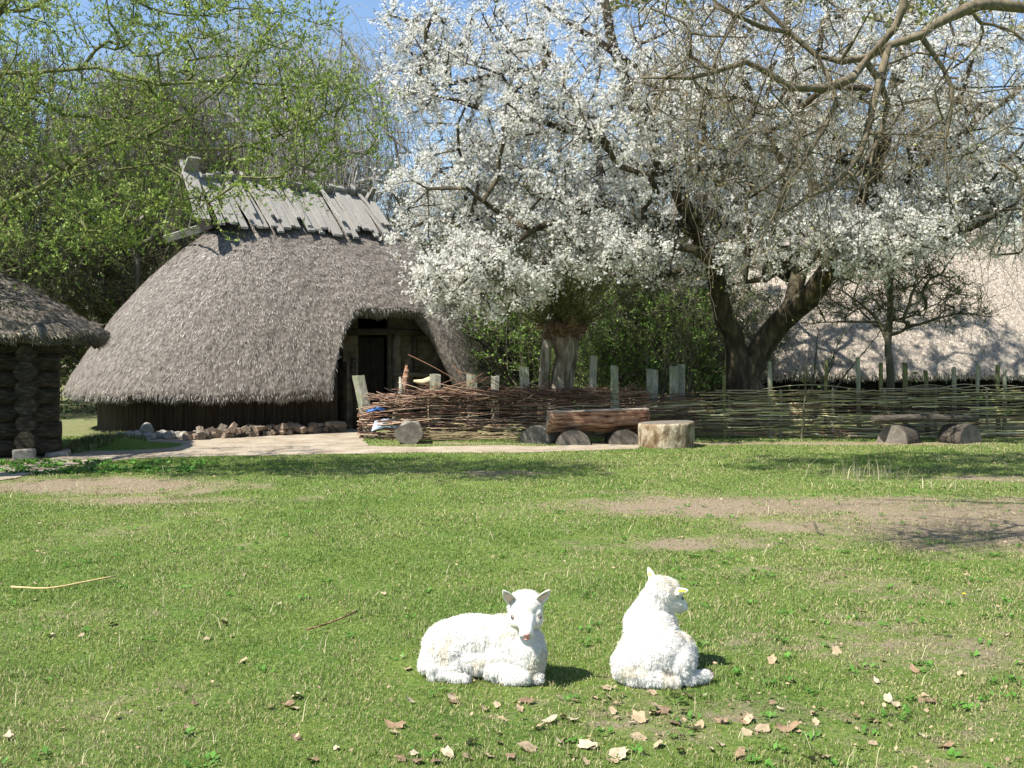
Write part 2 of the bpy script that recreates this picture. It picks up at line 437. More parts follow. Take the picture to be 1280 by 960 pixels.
def build_grass():
    N = 900000
    x, y = scatter(N, 3.0, 19.4, power=1.95, pad=2.3)
    s = soil(x, y)
    s = np.clip(s + (s > 0.08) * (fbm(x, y, 5.0, 88) - 0.5) * 1.1, 0, 1)
    edge = 18.6 + 0.4 * fbm(x, y, 1.5, 4) + np.where(x < -5.0, 0.9, 0)
    keep = (RNG.random(len(x)) > np.clip(s * np.where(y < 8, 0.9, 1.0), 0, 0.86)) & ~in_poly(x, y, PATHD) & (y < edge)
    keep &= ~((x < -7.15) & (y > 15.6 + (x + 6.8) * 0.3) & (y < 18.2))
    x, y, s = x[keep], y[keep], s[keep]
    n = len(x)
    patch = fbm(x, y, 0.9, 31)
    patch2 = fbm(x, y, 3.5, 41)
    h = (0.007 + 0.020 * RNG.random(n) ** 1.8) * (0.35 + 1.4 * patch2) * (1 - 0.4 * s)
    h = h * (1 + 0.03 * (y - 4))
    wd = (0.0026 + 0.0022 * RNG.random(n)) * (y / 4.5) ** 0.75
    t = RNG.random(n)
    g1 = np.array([0.108, 0.182, 0.032]); g2 = np.array([0.228, 0.292, 0.082]); dry = np.array([0.38, 0.34, 0.17]); ol = np.array([0.18, 0.23, 0.055])
    tint = g1 + (g2 - g1) * t[:, None]
    k = RNG.random(n)
    dryness = np.clip(0.19 + 0.85 * (patch - 0.42) + 0.5 * s + 0.14 * (x > 0.5), 0.04, 0.6)
    tint = np.where((k < dryness)[:, None], dry * (0.6 + 0.7 * t[:, None]), tint)
    tint = np.where(((k > 0.86))[:, None], ol * (0.8 + 0.5 * t[:, None]), tint)
    lush = np.clip((0.52 - patch) * 4, 0, 1)[:, None]
    tint = tint * (1 - 0.25 * lush) + g1 * 0.25 * lush
    o = blades(x, y, gh(x, y), h, wd, RNG.random(n) * 0.9 + 0.2, RNG.random(n) * np.pi * 2, tint, 'lawn_grass', None, None)
    tag(o, 'short green lawn grass mixed with dry yellow blades', 'grass', kind='stuff')
    # long dry straws standing here and there
    M = 2000
    x, y = scatter(M, 3.2, 15.5, power=1.7)
    cl = fbm(x, y, 1.7, 77)
    keep = cl > 0.50
    x, y = x[keep], y[keep]
    n = len(x)
    h = 0.05 + 0.075 * RNG.random(n) ** 2
    c = np.array([0.60, 0.53, 0.33])[None] * (0.6 + 0.55 * RNG.random(n))[:, None]
    o = blades(x, y, gh(x, y), h, 0.003 * (y / 4.5) ** 0.6, RNG.random(n) * 1.6, RNG.random(n) * 6.28, c, 'dry_straw', None, None)
    tag(o, 'scattered pale straws sticking up out of the lawn', 'dry grass', kind='stuff')
    # longer rough grass on the low mound beside the cabin
    n = 14000
    x = RNG.uniform(-8.0, -5.2, n); y = RNG.uniform(16.2, 19.6, n)
    keep = ~in_poly(x, y, PATHD) & (x > -7.1 - (y - 16) * 0.25) & (y < 18.9 + 0.6 * (x < -6.6))
    x, y = x[keep], y[keep]; n = len(x)
    c = np.where((RNG.random(n) < 0.45)[:, None], np.array([0.32, 0.28, 0.15]), np.array([0.10, 0.17, 0.035])) * (0.5 + 0.8 * RNG.random(n))[:, None]
    o = blades(x, y, gh(x, y), 0.05 + 0.10 * RNG.random(n), np.full(n, 0.011), RNG.random(n) * 1.3, RNG.random(n) * 6.28, c, 'rough_grass', None, None)
    tag(o, 'rough half dry grass on the mound between the cabin and the large house', 'rough grass', kind='stuff')
    # tiny crumbs of leaf litter
    M = 9000
    x, y = scatter(M, 3.2, 17.5, power=1.9)
    pr = 0.15 + 0.75 * soil(x, y) + 0.7 * np.exp(-((x - 0.9) / 1.3) ** 2 - ((y - 4.4) / 0.5) ** 2) + 0.2 * (x > 1)
    keep = (RNG.random(len(x)) < pr) & ~in_poly(x, y, PATHD)
    x, y = x[keep], y[keep]; n = len(x)
    sz = (0.005 + 0.010 * RNG.random(n) ** 2) * (y / 5) ** 0.4
    a = RNG.random(n) * 6.28
    ux = np.stack([np.cos(a), np.sin(a), RNG.normal(0, 0.35, n)], 1) * sz[:, None]
    uy = np.stack([-np.sin(a), np.cos(a), RNG.normal(0, 0.35, n)], 1) * sz[:, None] * 0.6
    c = np.stack([x, y, gh(x, y) + 0.016 + 0.012 * RNG.random(n)], 1)
    V = np.stack([c - ux, c - uy, c + ux * 0.9, c + uy * 1.1], 1).reshape(-1, 3)
    i = np.arange(n) * 4
    col = np.array([0.36, 0.26, 0.165])[None] * (0.40 + 0.9 * RNG.random(n))[:, None]
    o = npmesh('leaf_litter', V, [np.stack([i, i + 1, i + 2, i + 3], 1)], M_dry, tint=col)
    tag(o, 'crumbs of old leaves strewn over the lawn', 'leaf litter', kind='stuff')
    # broad leaved weeds, low rosettes, right half and the shady strip by the log cabin
    cx, cy = scatter(520, 3.6, 12.5, power=1.6)
    keep = (cx > 0.2) | (RNG.random(len(cx)) < 0.25)
    cx, cy = cx[keep], cy[keep]
    ex = RNG.uniform(-8.2, -4.2, 260); ey = RNG.uniform(13.4, 15.0, 260)
    cx = np.concatenate([cx, ex]); cy = np.concatenate([cy, ey])
    k = 9
    bx = np.repeat(cx, k) + RNG.normal(0, 0.02, len(cx) * k); by = np.repeat(cy, k) + RNG.normal(0, 0.02, len(cx) * k)
    a = RNG.random(len(bx)) * 6.28
    L = 0.018 + 0.022 * RNG.random(len(bx)) + (np.repeat(cy, k) > 13) * 0.03
    d = np.stack([np.cos(a), np.sin(a), 0.35 + 0.4 * RNG.random(len(bx))], 1) * L[:, None]
    s_ = np.stack([-np.sin(a), np.cos(a), np.zeros(len(bx))], 1) * (L * 0.3)[:, None]
    b0 = np.stack([bx, by, gh(bx, by) + 0.008], 1)
    V = np.stack([b0, b0 + d * 0.55 - s_, b0 + d, b0 + d * 0.55 + s_], 1).reshape(-1, 3)
    i = np.arange(len(bx)) * 4
    col = np.array([0.085, 0.20, 0.03])[None] * (0.7 + 0.8 * RNG.random(len(bx)))[:, None]
    o = npmesh('weeds', V, [np.stack([i, i + 1, i + 2, i + 3], 1)], M_grass, tint=col)
    tag(o, 'low broad leaved weeds growing among the lawn grass', 'weeds', kind='stuff')
build_grass()

# ------------------------------------------------------------------ trees
def resample(pts, step):
    out = [Vector(pts[0])]
    # catmull-rom for a natural bend
    P = [Vector(p) for p in pts]
    P = [P[0] * 2 - P[1]] + P + [P[-1] * 2 - P[-2]]
    for i in range(1, len(P) - 2):
        p0, p1, p2, p3 = P[i - 1:i + 3]
        k = max(1, int((p2 - p1).length / step))
        for j in range(1, k + 1):
            t = j / k
            q = 0.5 * ((2 * p1) + (p2 - p0) * t + (2 * p0 - 5 * p1 + 4 * p2 - p3) * t * t + (3 * p1 - p0 - 3 * p2 + p3) * t ** 3)
            out.append(q)
    return out

class Skeleton:
    def __init__(s, step, cap=60000, seed=1):
        s.P = np.zeros((cap, 3)); s.par = np.full(cap, -1, dtype=np.int64); s.n = 0; s.step = step
        s.rng = np.random.default_rng(seed)
        s.rmin = {}
    def add(s, p, par):
        s.P[s.n] = p; s.par[s.n] = par; s.n += 1
        return s.n - 1
    def limb(s, pts, r=None, attach=True, wob=0.25):
        q = resample(pts, s.step)
        last = -1
        if attach and s.n:
            d = np.linalg.norm(s.P[:s.n] - np.array(q[0]), axis=1); last = int(d.argmin()); q = q[1:]
        n = len(q)
        for i, p in enumerate(q):
            j = s.rng.normal(0, s.step * wob * 0.25, 3) if 0 < i else 0
            last = s.add(np.array(p) + j, last)
            if r is not None: s.rmin[last] = r[0] + (r[1] - r[0]) * i / max(1, n - 1)
    def grow(s, T, jit=0.18, droop=0.0, bend=0.35, mind=0.0, maxd=1e9, alpha=0.0):
        root = s.P[0]
        T = T[np.argsort(np.linalg.norm(T - root, axis=1) + s.rng.normal(0, 0.6, len(T)))]
        for t in T:
            dv = t - s.P[:s.n]
            d = np.sqrt((dv * dv).sum(1))
            # prefer attaching to nodes that lie on the trunk side of the target
            cost = d + alpha * np.clip((s.P[:s.n, 2] - t[2]), 0, None)
            i = int(cost.argmin()); L = d[i]
            if L < mind or L > maxd: continue
            k = max(1, int(L / s.step))
            p0 = s.P[i].copy()
            pr = s.par[i]
            tan = (p0 - s.P[pr]) if pr >= 0 else np.array([0, 0, 1.0])
            tan = tan / (np.linalg.norm(tan) + 1e-9)
            c = p0 + tan * L * bend + np.array([0, 0, L * 0.12])
            last = i
            for j in range(1, k + 1):
                u = j / k
                q = (1 - u) ** 2 * p0 + 2 * u * (1 - u) * c + u * u * t
                q = q + np.array([0, 0, -droop * L * u * u])
                if j < k or True: q = q + s.rng.normal(0, jit * s.step, 3)
                last = s.add(q, last)
    def twigs(s, n, length, thin, up=0.2, droop=0.0, segs=3, curl=0.25, spread=1.0, out=0.5):
        """short shoots from thin nodes; returns leaf sites (pos, dir)"""
        s.radii_quick()
        cand = np.where(s.cnt[:s.n] <= thin)[0]
        pick = s.rng.choice(cand, n)
        P0 = s.P[pick]; pr = s.par[pick]
        tan = P0 - s.P[np.maximum(pr, 0)]
        tan /= np.linalg.norm(tan, axis=1)[:, None] + 1e-9
        d = tan * out + s.rng.normal(0, spread, (n, 3)) * 0.6 + np.array([0, 0, up])
        d /= np.linalg.norm(d, axis=1)[:, None]
        L = length * (0.4 + 0.9 * s.rng.random(n))
        cur = P0; idx = pick; nodes = []
        for k in range(segs):
            nxt = cur + d * (L / segs)[:, None]
            b = s.n
            s.P[b:b + n] = nxt; s.par[b:b + n] = idx; s.n += n
            nodes.append((cur, nxt))
            idx = np.arange(b, b + n); cur = nxt
            d = d + s.rng.normal(0, curl, (n, 3)) + np.array([0, 0, -droop])
            d /= np.linalg.norm(d, axis=1)[:, None]
        return nodes
    def radii_quick(s):
        cnt = np.zeros(s.n); kids = np.zeros(s.n, dtype=int)
        np.add.at(kids, s.par[1:s.n][s.par[1:s.n] >= 0], 1)
        cnt[kids == 0] = 1
        par = s.par
        c = cnt.tolist(); pl = par[:s.n].tolist()
        for i in range(s.n - 1, 0, -1):
            p = pl[i]
            if p >= 0: c[p] += c[i]
        s.cnt = np.array(c)
    def mesh(s, name, mat, parent, tip, root, sides_thin=3, thick=0.03, sides_thick=8, tint=None):
        s.radii_quick()
        N = s.n
        nt_ = s.cnt[0]
        p = math.log(max(nt_, 2)) / math.log(root / tip)
        r = tip * s.cnt ** (1 / p)
        for k, v in s.rmin.items(): r[k] = max(r[k] * 0.5, v)
        P = s.P[:N]; par = s.par[:N]
        e = np.where(par >= 0)[0]
        pa = par[e]
        d = P[e] - P[pa]
        ln = np.linalg.norm(d, axis=1); ok = ln > 1e-6
        e, pa, d, ln = e[ok], pa[ok], d[ok], ln[ok]
        d = d / ln[:, None]
        nd = np.zeros((N, 3)); nd[e] = d
        nd[par < 0] = [0, 0, 1]
        # node direction blended with that of its main child
        best = np.zeros((N,)); ch = np.full(N, -1)
        order = np.argsort(r[e])
        ch[pa[order]] = e[order]
        has = ch >= 0
        bl = nd.copy(); bl[has] += nd[ch[has]]
        bl /= np.linalg.norm(bl, axis=1)[:, None] + 1e-9
        main = (ch[pa] == e)
        r1 = r[e]; r0 = np.where(main, r[pa], np.minimum(r[pa], r1 * 1.15))
        d0 = np.where(main[:, None], bl[pa], d); d1 = bl[e]
        V = []; Fq = []; off = 0
        for sel, sides in ((r1 > thick, sides_thick), (r1 <= thick, sides_thin)):
            m = int(sel.sum())
            if not m: continue
            dd = d[sel]
            ref = np.where((np.abs(dd[:, 2]) < 0.8)[:, None], np.array([0, 0, 1.0]), np.array([1.0, 0, 0]))
            rings = []
            for (c, rr, dr) in ((P[pa][sel], r0[sel], d0[sel]), (P[e][sel], r1[sel], d1[sel])):
                a = np.cross(dr, ref); a /= np.linalg.norm(a, axis=1)[:, None] + 1e-9
                b = np.cross(dr, a)
                th = np.arange(sides) * 2 * np.pi / sides
                rings.append(c[:, None] + rr[:, None, None] * (a[:, None] * np.cos(th)[None, :, None] + b[:, None] * np.sin(th)[None, :, None]))
            vv = np.stack(rings, 1).reshape(-1, 3)
            i = off + np.arange(m)[:, None] * (2 * sides)
            k = np.arange(sides); k2 = (k + 1) % sides
            Fq.append(np.stack([i + k, i + k2, i + sides + k2, i + sides + k], -1).reshape(-1, 4))
            V.append(vv); off += len(vv)
        return npmesh(name, np.concatenate(V), Fq, mat, parent, smooth=True)

def sites(nodes, per, rng, jit=0.02, only=None):
    """points along twig segments"""
    A = []; D = []
    for k, (a, b) in enumerate(nodes):
        if only is not None and k not in only: continue
        for _ in range(per):
            t = rng.random(len(a))[:, None]
            A.append(a + (b - a) * t + rng.normal(0, jit, a.shape))
            D.append(b - a)
    return np.concatenate(A), np.concatenate(D)

def leaves(name, P, D, L, W, cols, mat, parent, rng, upb=0.3, follow=0.6, fold=0.25):
    n = len(P)
    D = D / (np.linalg.norm(D, axis=1)[:, None] + 1e-9)
    d = D * follow + rng.normal(0, 0.6, (n, 3)) + np.array([0, 0, upb])
    d /= np.linalg.norm(d, axis=1)[:, None]
    q = rng.normal(0, 1, (n, 3)); s = np.cross(d, q); s /= np.linalg.norm(s, axis=1)[:, None] + 1e-9
    nn = np.cross(s, d)
    l = (L * (0.55 + 0.8 * rng.random(n)))[:, None]
    ww = l * W / L * 0.5
    mid = P + d * l * 0.5
    V = np.stack([P, mid + s * ww + nn * ww * fold, P + d * l, mid - s * ww + nn * ww * fold], 1).reshape(-1, 3)
    i = np.arange(n) * 4
    cols = np.array(cols); ci = rng.integers(0, len(cols), n)
    t = cols[ci] * (0.75 + 0.5 * rng.random(n))[:, None]
    return npmesh(name, V, [np.stack([i, i + 1, i + 2], 1), np.stack([i, i + 2, i + 3], 1)], mat, parent, tint=np.concatenate([t, t]))

def flowers(name, P, R0, parent, rng, cols=((0.92, 0.91, 0.86), (0.88, 0.86, 0.80), (0.90, 0.87, 0.79))):
    """five-petalled open cherry flowers"""
    n = len(P)
    nz = rng.normal(0, 1, (n, 3)) + np.array([0, -0.25, 0.35]); nz /= np.linalg.norm(nz, axis=1)[:, None]
    q = rng.normal(0, 1, (n, 3)); a = np.cross(nz, q); a /= np.linalg.norm(a, axis=1)[:, None]; b = np.cross(nz, a)
    r = R0 * (0.7 + 0.6 * rng.random(n))
    V = [P]
    for k in range(5):
        for (f, dz, rr) in ((-0.30, 0.22, 0.85), (0.30, 0.22, 0.85)):
            th = 2 * math.pi * (k + f) / 5
            V.append(P + (a * math.cos(th) + b * math.sin(th)) * (r * rr)[:, None] + nz * (r * dz)[:, None])
    V = np.stack(V, 1).reshape(-1, 3)
    i = np.arange(n) * 11
    T = [np.stack([i, i + 1 + 2 * k, i + 2 + 2 * k], 1) for k in range(5)]
    c = np.array(cols)[rng.integers(0, len(cols), n)] * (0.9 + 0.1 * rng.random(n))[:, None]
    return npmesh(name, V, T, M_petal, parent, tint=np.concatenate([c] * 5))

def ell(n, c, r, rng, hollow=0.0):
    """points in an ellipsoid, optionally biased to the shell"""
    v = rng.normal(0, 1, (n, 3)); v /= np.linalg.norm(v, axis=1)[:, None]
    u = rng.random(n) ** (1 / 3.0)
    u = hollow + (1 - hollow) * u
    return np.array(c) + v * u[:, None] * np.array(r)

def branch_object(nodes_list):
    pass

# --- the old cherry in blossom
def cherry():
    Yt = 21.0
    g = GP(935, 440 + 2048 / Yt)
    root = empty('cherry_tree', (4.85, Yt, 0))
    tag(root, 'old wide cherry tree covered in white blossom behind the woven fence', 'tree')
    s = Skeleton(0.32, cap=200000, seed=3)
    rng = s.rng
    X = lambda px, py, Y: tuple(PX(px, py, Y))
    s.limb([(4.85, Yt, -0.1), (4.9, Yt, 0.5), (4.75, Yt, 1.0), (4.72, Yt, 1.4)], (0.40, 0.31))
    s.limb([(4.7, Yt, 1.4), X(905, 395, 20.8), X(893, 340, 20.6), X(870, 290, 20.2), X(845, 235, 20.0), X(800, 150, 19.6), X(770, 60, 19.5), X(740, -60, 19.5)], (0.21, 0.07))
    s.limb([(4.8, Yt, 1.2), X(975, 405, 20.7), X(1010, 372, 20.2), X(1045, 325, 19.6), X(1075, 270, 19.2), X(1100, 180, 19.0), X(1130, 60, 19.3), X(1150, -80, 20)], (0.25, 0.07))
    s.limb([X(985, 398, 20.6), X(1000, 340, 20.8), X(1020, 260, 21), X(1000, 160, 21.2), X(985, 40, 21.5), X(980, -120, 21.5)], (0.17, 0.05))
    s.limb([X(893, 340, 20.6), X(920, 260, 21.4), X(930, 150, 22), X(915, 30, 22.3)], (0.15, 0.05))
    s.limb([X(870, 290, 20.2), X(800, 275, 19.2), X(735, 262, 18.2), X(670, 285, 17.6), X(610, 330, 17.2)], (0.13, 0.03))
    s.limb([X(845, 235, 20.0), X(770, 190, 19.4), X(700, 160, 19), X(620, 140, 18.6), X(545, 120, 18.4)], (0.12, 0.03))
    s.limb([X(800, 150, 19.6), X(820, 110, 19), X(760, 60, 18.6), X(680, 10, 18.4)], (0.10, 0.03))
    s.limb([X(1045, 325, 19.6), X(1120, 305, 18.8), X(1200, 290, 18.2), X(1280, 250, 18)], (0.11, 0.03))
    s.limb([X(1075, 270, 19.2), X(1160, 200, 19.2), X(1250, 130, 19.4), X(1340, 60, 19.6)], (0.11, 0.03))
    s.limb([X(860, 270, 20.1), X(780, 325, 18.9), X(700, 325, 18), X(640, 345, 17.4)], (0.07, 0.02))
    T = np.concatenate([
        ell(720, (4.8, 21.0, 6.4), (6.6, 4.6, 3.6), rng, 0.25),
        ell(130, X(605, 350, 17.6), (1.25, 1.1, 0.62), rng),
        ell(110, X(750, 305, 17.8), (1.3, 1.2, 0.60), rng),
        ell(80, X(680, 290, 18), (1.6, 1.2, 0.8), rng),
        ell(110, X(560, 250, 18.6), (1.2, 1.2, 0.95), rng),
        ell(110, X(600, 110, 18.6), (1.7, 1.5, 1.4), rng),
        ell(60, X(530, 60, 18.8), (0.75, 0.9, 0.9), rng),
        ell(190, X(760, 190, 18.2), (2.5, 1.4, 1.7), rng),
        ell(120, X(960, 300, 18.2), (1.4, 1.3, 0.75), rng),
        ell(130, X(1090, 295, 17.8), (1.4, 1.3, 0.6), rng),
        ell(130, X(1230, 250, 18.2), (1.6, 1.4, 1.0), rng),
        ell(160, X(1150, 120, 18.2), (2.6, 1.4, 1.8), rng),
        ell(160, X(950, 120, 18), (2.4, 1.4, 1.7), rng)])
    T = T[T[:, 2] > 1.9]
    s.grow(T, jit=0.17, droop=0.02, bend=0.28, maxd=4.5)
    tw = s.twigs(17500, 0.42, 14, up=0.10, segs=3, curl=0.28)
    # flowers in knots along the twigs
    P, D = sites(tw, 1, rng, 0.02)
    keep = 0.5 * vnoise(P[:, 0] + P[:, 1] * 0.7, P[:, 2] + P[:, 1] * 0.4, 1.1, 5) + 0.6 * vnoise(P[:, 0] + P[:, 1] * 0.7, P[:, 2] - P[:, 1] * 0.5, 4.5, 6) + 0.25 * rng.random(len(P)) > 0.475
    P, D = P[keep], D[keep]
    # thin out the inner crown low down, where the photo shows green leaves
    c = P[:, 2] < 2.95
    inner = c & (np.abs(P[:, 0] - 5.0) < 2.4) & (P[:, 1] > 19)
    P, D = P[~inner], D[~inner]
    Pn = np.repeat(P, 6, axis=0); Pn = Pn + rng.normal(0, 0.032, Pn.shape)
    flowers('blossom', Pn, 0.025, root, rng)
    P, D = sites(tw, 1, rng, 0.03, only=(0, 2))
    lv = rng.random(len(P)) < 1.1
    leaves('crown', P[lv], D[lv], 0.05, 0.02, [(0.16, 0.22, 0.05), (0.20, 0.19, 0.07), (0.12, 0.19, 0.04)], M_leaf, root, rng)
    s.mesh('trunk', M_bark_dark, root, 0.0042, 0.34, thick=0.035, sides_thick=10)
cherry()

# --- overhanging tree top right (bare, drooping twigs), trunk beyond the frame
def drooper():
    root = empty('weeping_tree', (6.9, 8.6, 0))
    tag(root, 'bare tree reaching in from the top right with drooping tan twigs', 'tree')
    s = Skeleton(0.16, cap=120000, seed=12)
    rng = s.rng
    X = lambda px, py, Y: tuple(PX(px, py, Y))
    s.limb([(6.9, 8.6, -0.1), (6.85, 8.6, 1.5), (6.7, 8.6, 3.0), (6.4, 8.6, 4.2)], (0.26, 0.20))
    s.limb([(6.6, 8.6, 3.6), (5.6, 8.4, 4.35), X(1285, 8, 8.2), X(1210, 8, 8.0), X(1150, 45, 7.9), X(1110, 58, 7.9), X(1085, 72, 7.9), X(1050, 78, 7.8), X(1020, 70, 7.8), X(985, 38, 7.8), X(955, 5, 7.8), X(935, -40, 7.9)], (0.085, 0.014))
    s.limb([(6.3, 8.6, 4.3), (5.2, 8.2, 5.2), X(1180, -60, 7.6), X(1120, 30, 7.6), X(1085, 75, 7.8)], (0.07, 0.026))
    s.limb([X(1085, 75, 7.8), X(1065, 98, 7.7), X(1030, 110, 7.6), X(990, 108, 7.6), X(930, 78, 7.5), X(860, 100, 7.4), X(800, 95, 7.3)], (0.035, 0.010))
    s.limb([X(1110, 60, 7.9), X(1095, 120, 7.8), X(1085, 170, 7.8), X(1060, 215, 7.7), X(1010, 250, 7.6), X(960, 270, 7.5)], (0.032, 0.008))
    s.limb([X(1030, 85, 7.8), X(1045, 130, 7.7), X(1010, 190, 7.6), X(985, 230, 7.5), X(940, 330, 7.4)], (0.022, 0.006))
    s.limb([X(1085, 75, 7.8), X(1110, 130, 7.9), X(1090, 190, 8.0), X(1075, 260, 8.0)], (0.026, 0.007))
    s.limb([X(985, 38, 7.8), X(955, 35, 7.6), X(920, 20, 7.5), X(880, -10, 7.4)], (0.02, 0.008))
    s.limb([X(1150, 45, 7.9), X(1190, 110, 8), X(1180, 200, 8.1), X(1210, 300, 8.1)], (0.02, 0.005))
    s.limb([(5.6, 8.4, 4.3), X(1330, 120, 8.4), X(1290, 220, 8.4), X(1240, 310, 8.4)], (0.03, 0.006))
    s.limb([(6.4, 8.6, 4.2), (6.6, 8.3, 5.5), (6.3, 8.4, 7.0)], (0.16, 0.06))
    s.limb([(6.6, 8.4, 5.6), (5.5, 9.2, 6.6), (4.2, 9.8, 7.2)], (0.09, 0.03))
    s.limb([(6.3, 8.6, 4.2), (6.6, 10.2, 5.3), (6.2, 12.0, 5.9), (5.8, 13.6, 6.0)], (0.09, 0.03))
    s.limb([(5.2, 8.2, 5.2), (3.6, 8.2, 5.7), (1.8, 8.4, 5.9), (0.4, 8.8, 5.8)], (0.06, 0.02))
    s.limb([(6.2, 12.0, 5.9), (4.6, 12.4, 6.6), (2.8, 12.3, 6.8), (1.0, 12.2, 6.7)], (0.07, 0.02))
    s.limb([X(920, 20, 7.5), X(900, 60, 7.5), X(880, 110, 7.5), X(872, 160, 7.5)], (0.012, 0.006))
    T = np.concatenate([
        ell(70, (1.8, 8.5, 5.9), (2.2, 1.3, 0.6), rng), ell(520, (2.2, 12.0, 6.9), (3.2, 1.7, 0.7), rng), ell(60, X(880, 110, 7.4), (0.35, 0.5, 0.5), rng), ell(60, X(1000, 170, 7.6), (0.9, 0.6, 0.6), rng),
        ell(90, X(1090, 110, 7.8), (1.2, 0.7, 0.55), rng), ell(80, X(930, 40, 7.5), (0.9, 0.7, 0.45), rng),
        ell(50, X(1010, 200, 7.6), (0.55, 0.5, 0.4), rng), ell(40, X(1210, 180, 8.1), (0.5, 0.5, 0.6), rng),
        ell(60, X(860, 0, 7.4), (0.5, 0.6, 0.3), rng),
        ell(110, (5.2, 9.4, 6.6), (2.4, 2.2, 1.6), rng), ell(120, (6.2, 12.6, 5.8), (2.6, 2.6, 1.0), rng)])
    s.grow(T, jit=0.2, bend=0.3, maxd=2.0)
    tw = s.twigs(1100, 0.75, 6, up=-0.1, droop=0.30, segs=7, curl=0.16)
    tw2 = s.twigs(3400, 0.42, 3, up=-0.25, droop=0.22, segs=5, curl=0.2, out=0.6)
    s.mesh('trunk', M_bark_droop, root, 0.0018, 0.11, thick=0.012, sides_thick=8)
    P, D = sites(tw2, 1, rng, 0.006, only=(1, 3, 4))
    k = rng.random(len(P)) < 0.55
    hi = (P[:, 2] > 6.1) & (P[:, 1] > 10.3)
    leaves('crown', np.repeat(P[hi], 5, axis=0) + rng.normal(0, 0.06, (int(hi.sum()) * 5, 3)), np.repeat(D[hi], 5, axis=0), 0.075, 0.045, [(0.20, 0.24, 0.06), (0.24, 0.22, 0.08)], M_leaf, root, rng)  # large leaves added above the view to cast shade on the lawn
    leaves('bud', P[k], D[k], 0.022, 0.012, [(0.36, 0.24, 0.10), (0.32, 0.30, 0.08), (0.24, 0.28, 0.06)], M_leaf, root, rng)
drooper()

# --- leafy willow reaching in from the left
def willow():
    root = empty('willow_tree', (-8.9, 12.2, 0))
    tag(root, 'willow with fresh light green leaves reaching in from the left', 'tree')
    s = Skeleton(0.2, cap=90000, seed=5)
    rng = s.rng
    X = lambda px, py, Y: tuple(PX(px, py, Y))
    s.limb([(-8.9, 12.2, -0.1), (-8.7, 12.3, 1.2), (-8.2, 12.4, 2.3), (-7.6, 12.5, 3.0)], (0.34, 0.24))
    s.limb([(-8.2, 12.4, 2.3), X(-10, 262, 12.6), X(60, 228, 12.5), X(120, 185, 12.4), X(180, 172, 12.3), X(240, 186, 12.2), X(310, 182, 12.0), X(390, 150, 12.0), X(460, 120, 12)], (0.055, 0.006))
    s.limb([X(60, 228, 12.5), X(130, 215, 12.3), X(200, 205, 12), X(240, 232, 11.8), X(250, 240, 11.8), X(285, 300, 11.7)], (0.016, 0.004))
    s.limb([(-7.6, 12.5, 3.0), X(-20, 110, 12.6), X(40, 92, 12.4), X(120, 85, 12.2), X(200, 105, 12), X(260, 100, 12), X(330, 105, 11.9), X(400, 112, 11.9)], (0.045, 0.005))
    s.limb([(-7.6, 12.5, 3.0), (-7.2, 12.5, 4.3), X(10, 0, 12.5), X(60, -60, 12.5)], (0.10, 0.03))
    s.limb([X(10, 20, 12.5), X(120, -10, 12.3), X(230, 20, 12.2), X(320, 10, 12), X(400, 30, 12)], (0.024, 0.005))
    s.limb([X(180, 172, 12.3), X(250, 130, 12.2), X(310, 70, 12.1), X(350, 20, 12)], (0.018, 0.006))
    s.limb([X(310, 182, 12.0), X(360, 200, 12.0), X(400, 215, 11.9), X(430, 190, 11.9)], (0.015, 0.006))
    s.limb([(-8.2, 12.4, 2.3), (-7.4, 12.9, 2.6), X(80, 290, 13), X(150, 300, 12.9)], (0.04, 0.007))
    s.limb([(-7.6, 12.5, 3.0), (-8.6, 13.2, 4.2), (-9.2, 14.2, 5.4)], (0.12, 0.04))
    T = np.concatenate([
        ell(170, X(100, 60, 12.5), (1.9, 1.2, 1.0), rng), ell(150, X(110, 180, 12.6), (1.6, 1.2, 0.8), rng),
        ell(120, X(300, 90, 12.1), (1.3, 1.0, 1.0), rng), ell(90, X(390, 150, 12), (0.95, 0.8, 0.7), rng),
        ell(80, X(60, 290, 12.8), (1.1, 1.0, 0.5), rng), ell(60, X(200, 255, 12.3), (0.9, 0.8, 0.35), rng),
        ell(80, X(240, 0, 12.1), (1.7, 1.0, 0.7), rng), ell(26, X(330, 235, 11.9), (0.75, 0.6, 0.22), rng),
        ell(150, (-8.2, 13.0, 5.4), (2.4, 2.4, 1.7), rng), ell(170, (-9.3, 13.6, 4.3), (1.7, 1.9, 1.3), rng)])
    s.grow(T, jit=0.2, bend=0.3, droop=0.03, maxd=2.6)
    tw = s.twigs(5600, 0.40, 6, up=0.25, segs=3, curl=0.22)
    P, D = sites(tw, 2, rng, 0.004)
    P = np.repeat(P, 2, axis=0); D = np.repeat(D, 2, axis=0)
    leaves('crown', P, D, 0.046, 0.019, [(0.27, 0.36, 0.07), (0.37, 0.45, 0.12), (0.18, 0.27, 0.05)], M_leaf, root, rng, upb=0.5)
    s.mesh('trunk', M_bark_mossy, root, 0.0022, 0.11, thick=0.015, sides_thick=8)
willow()

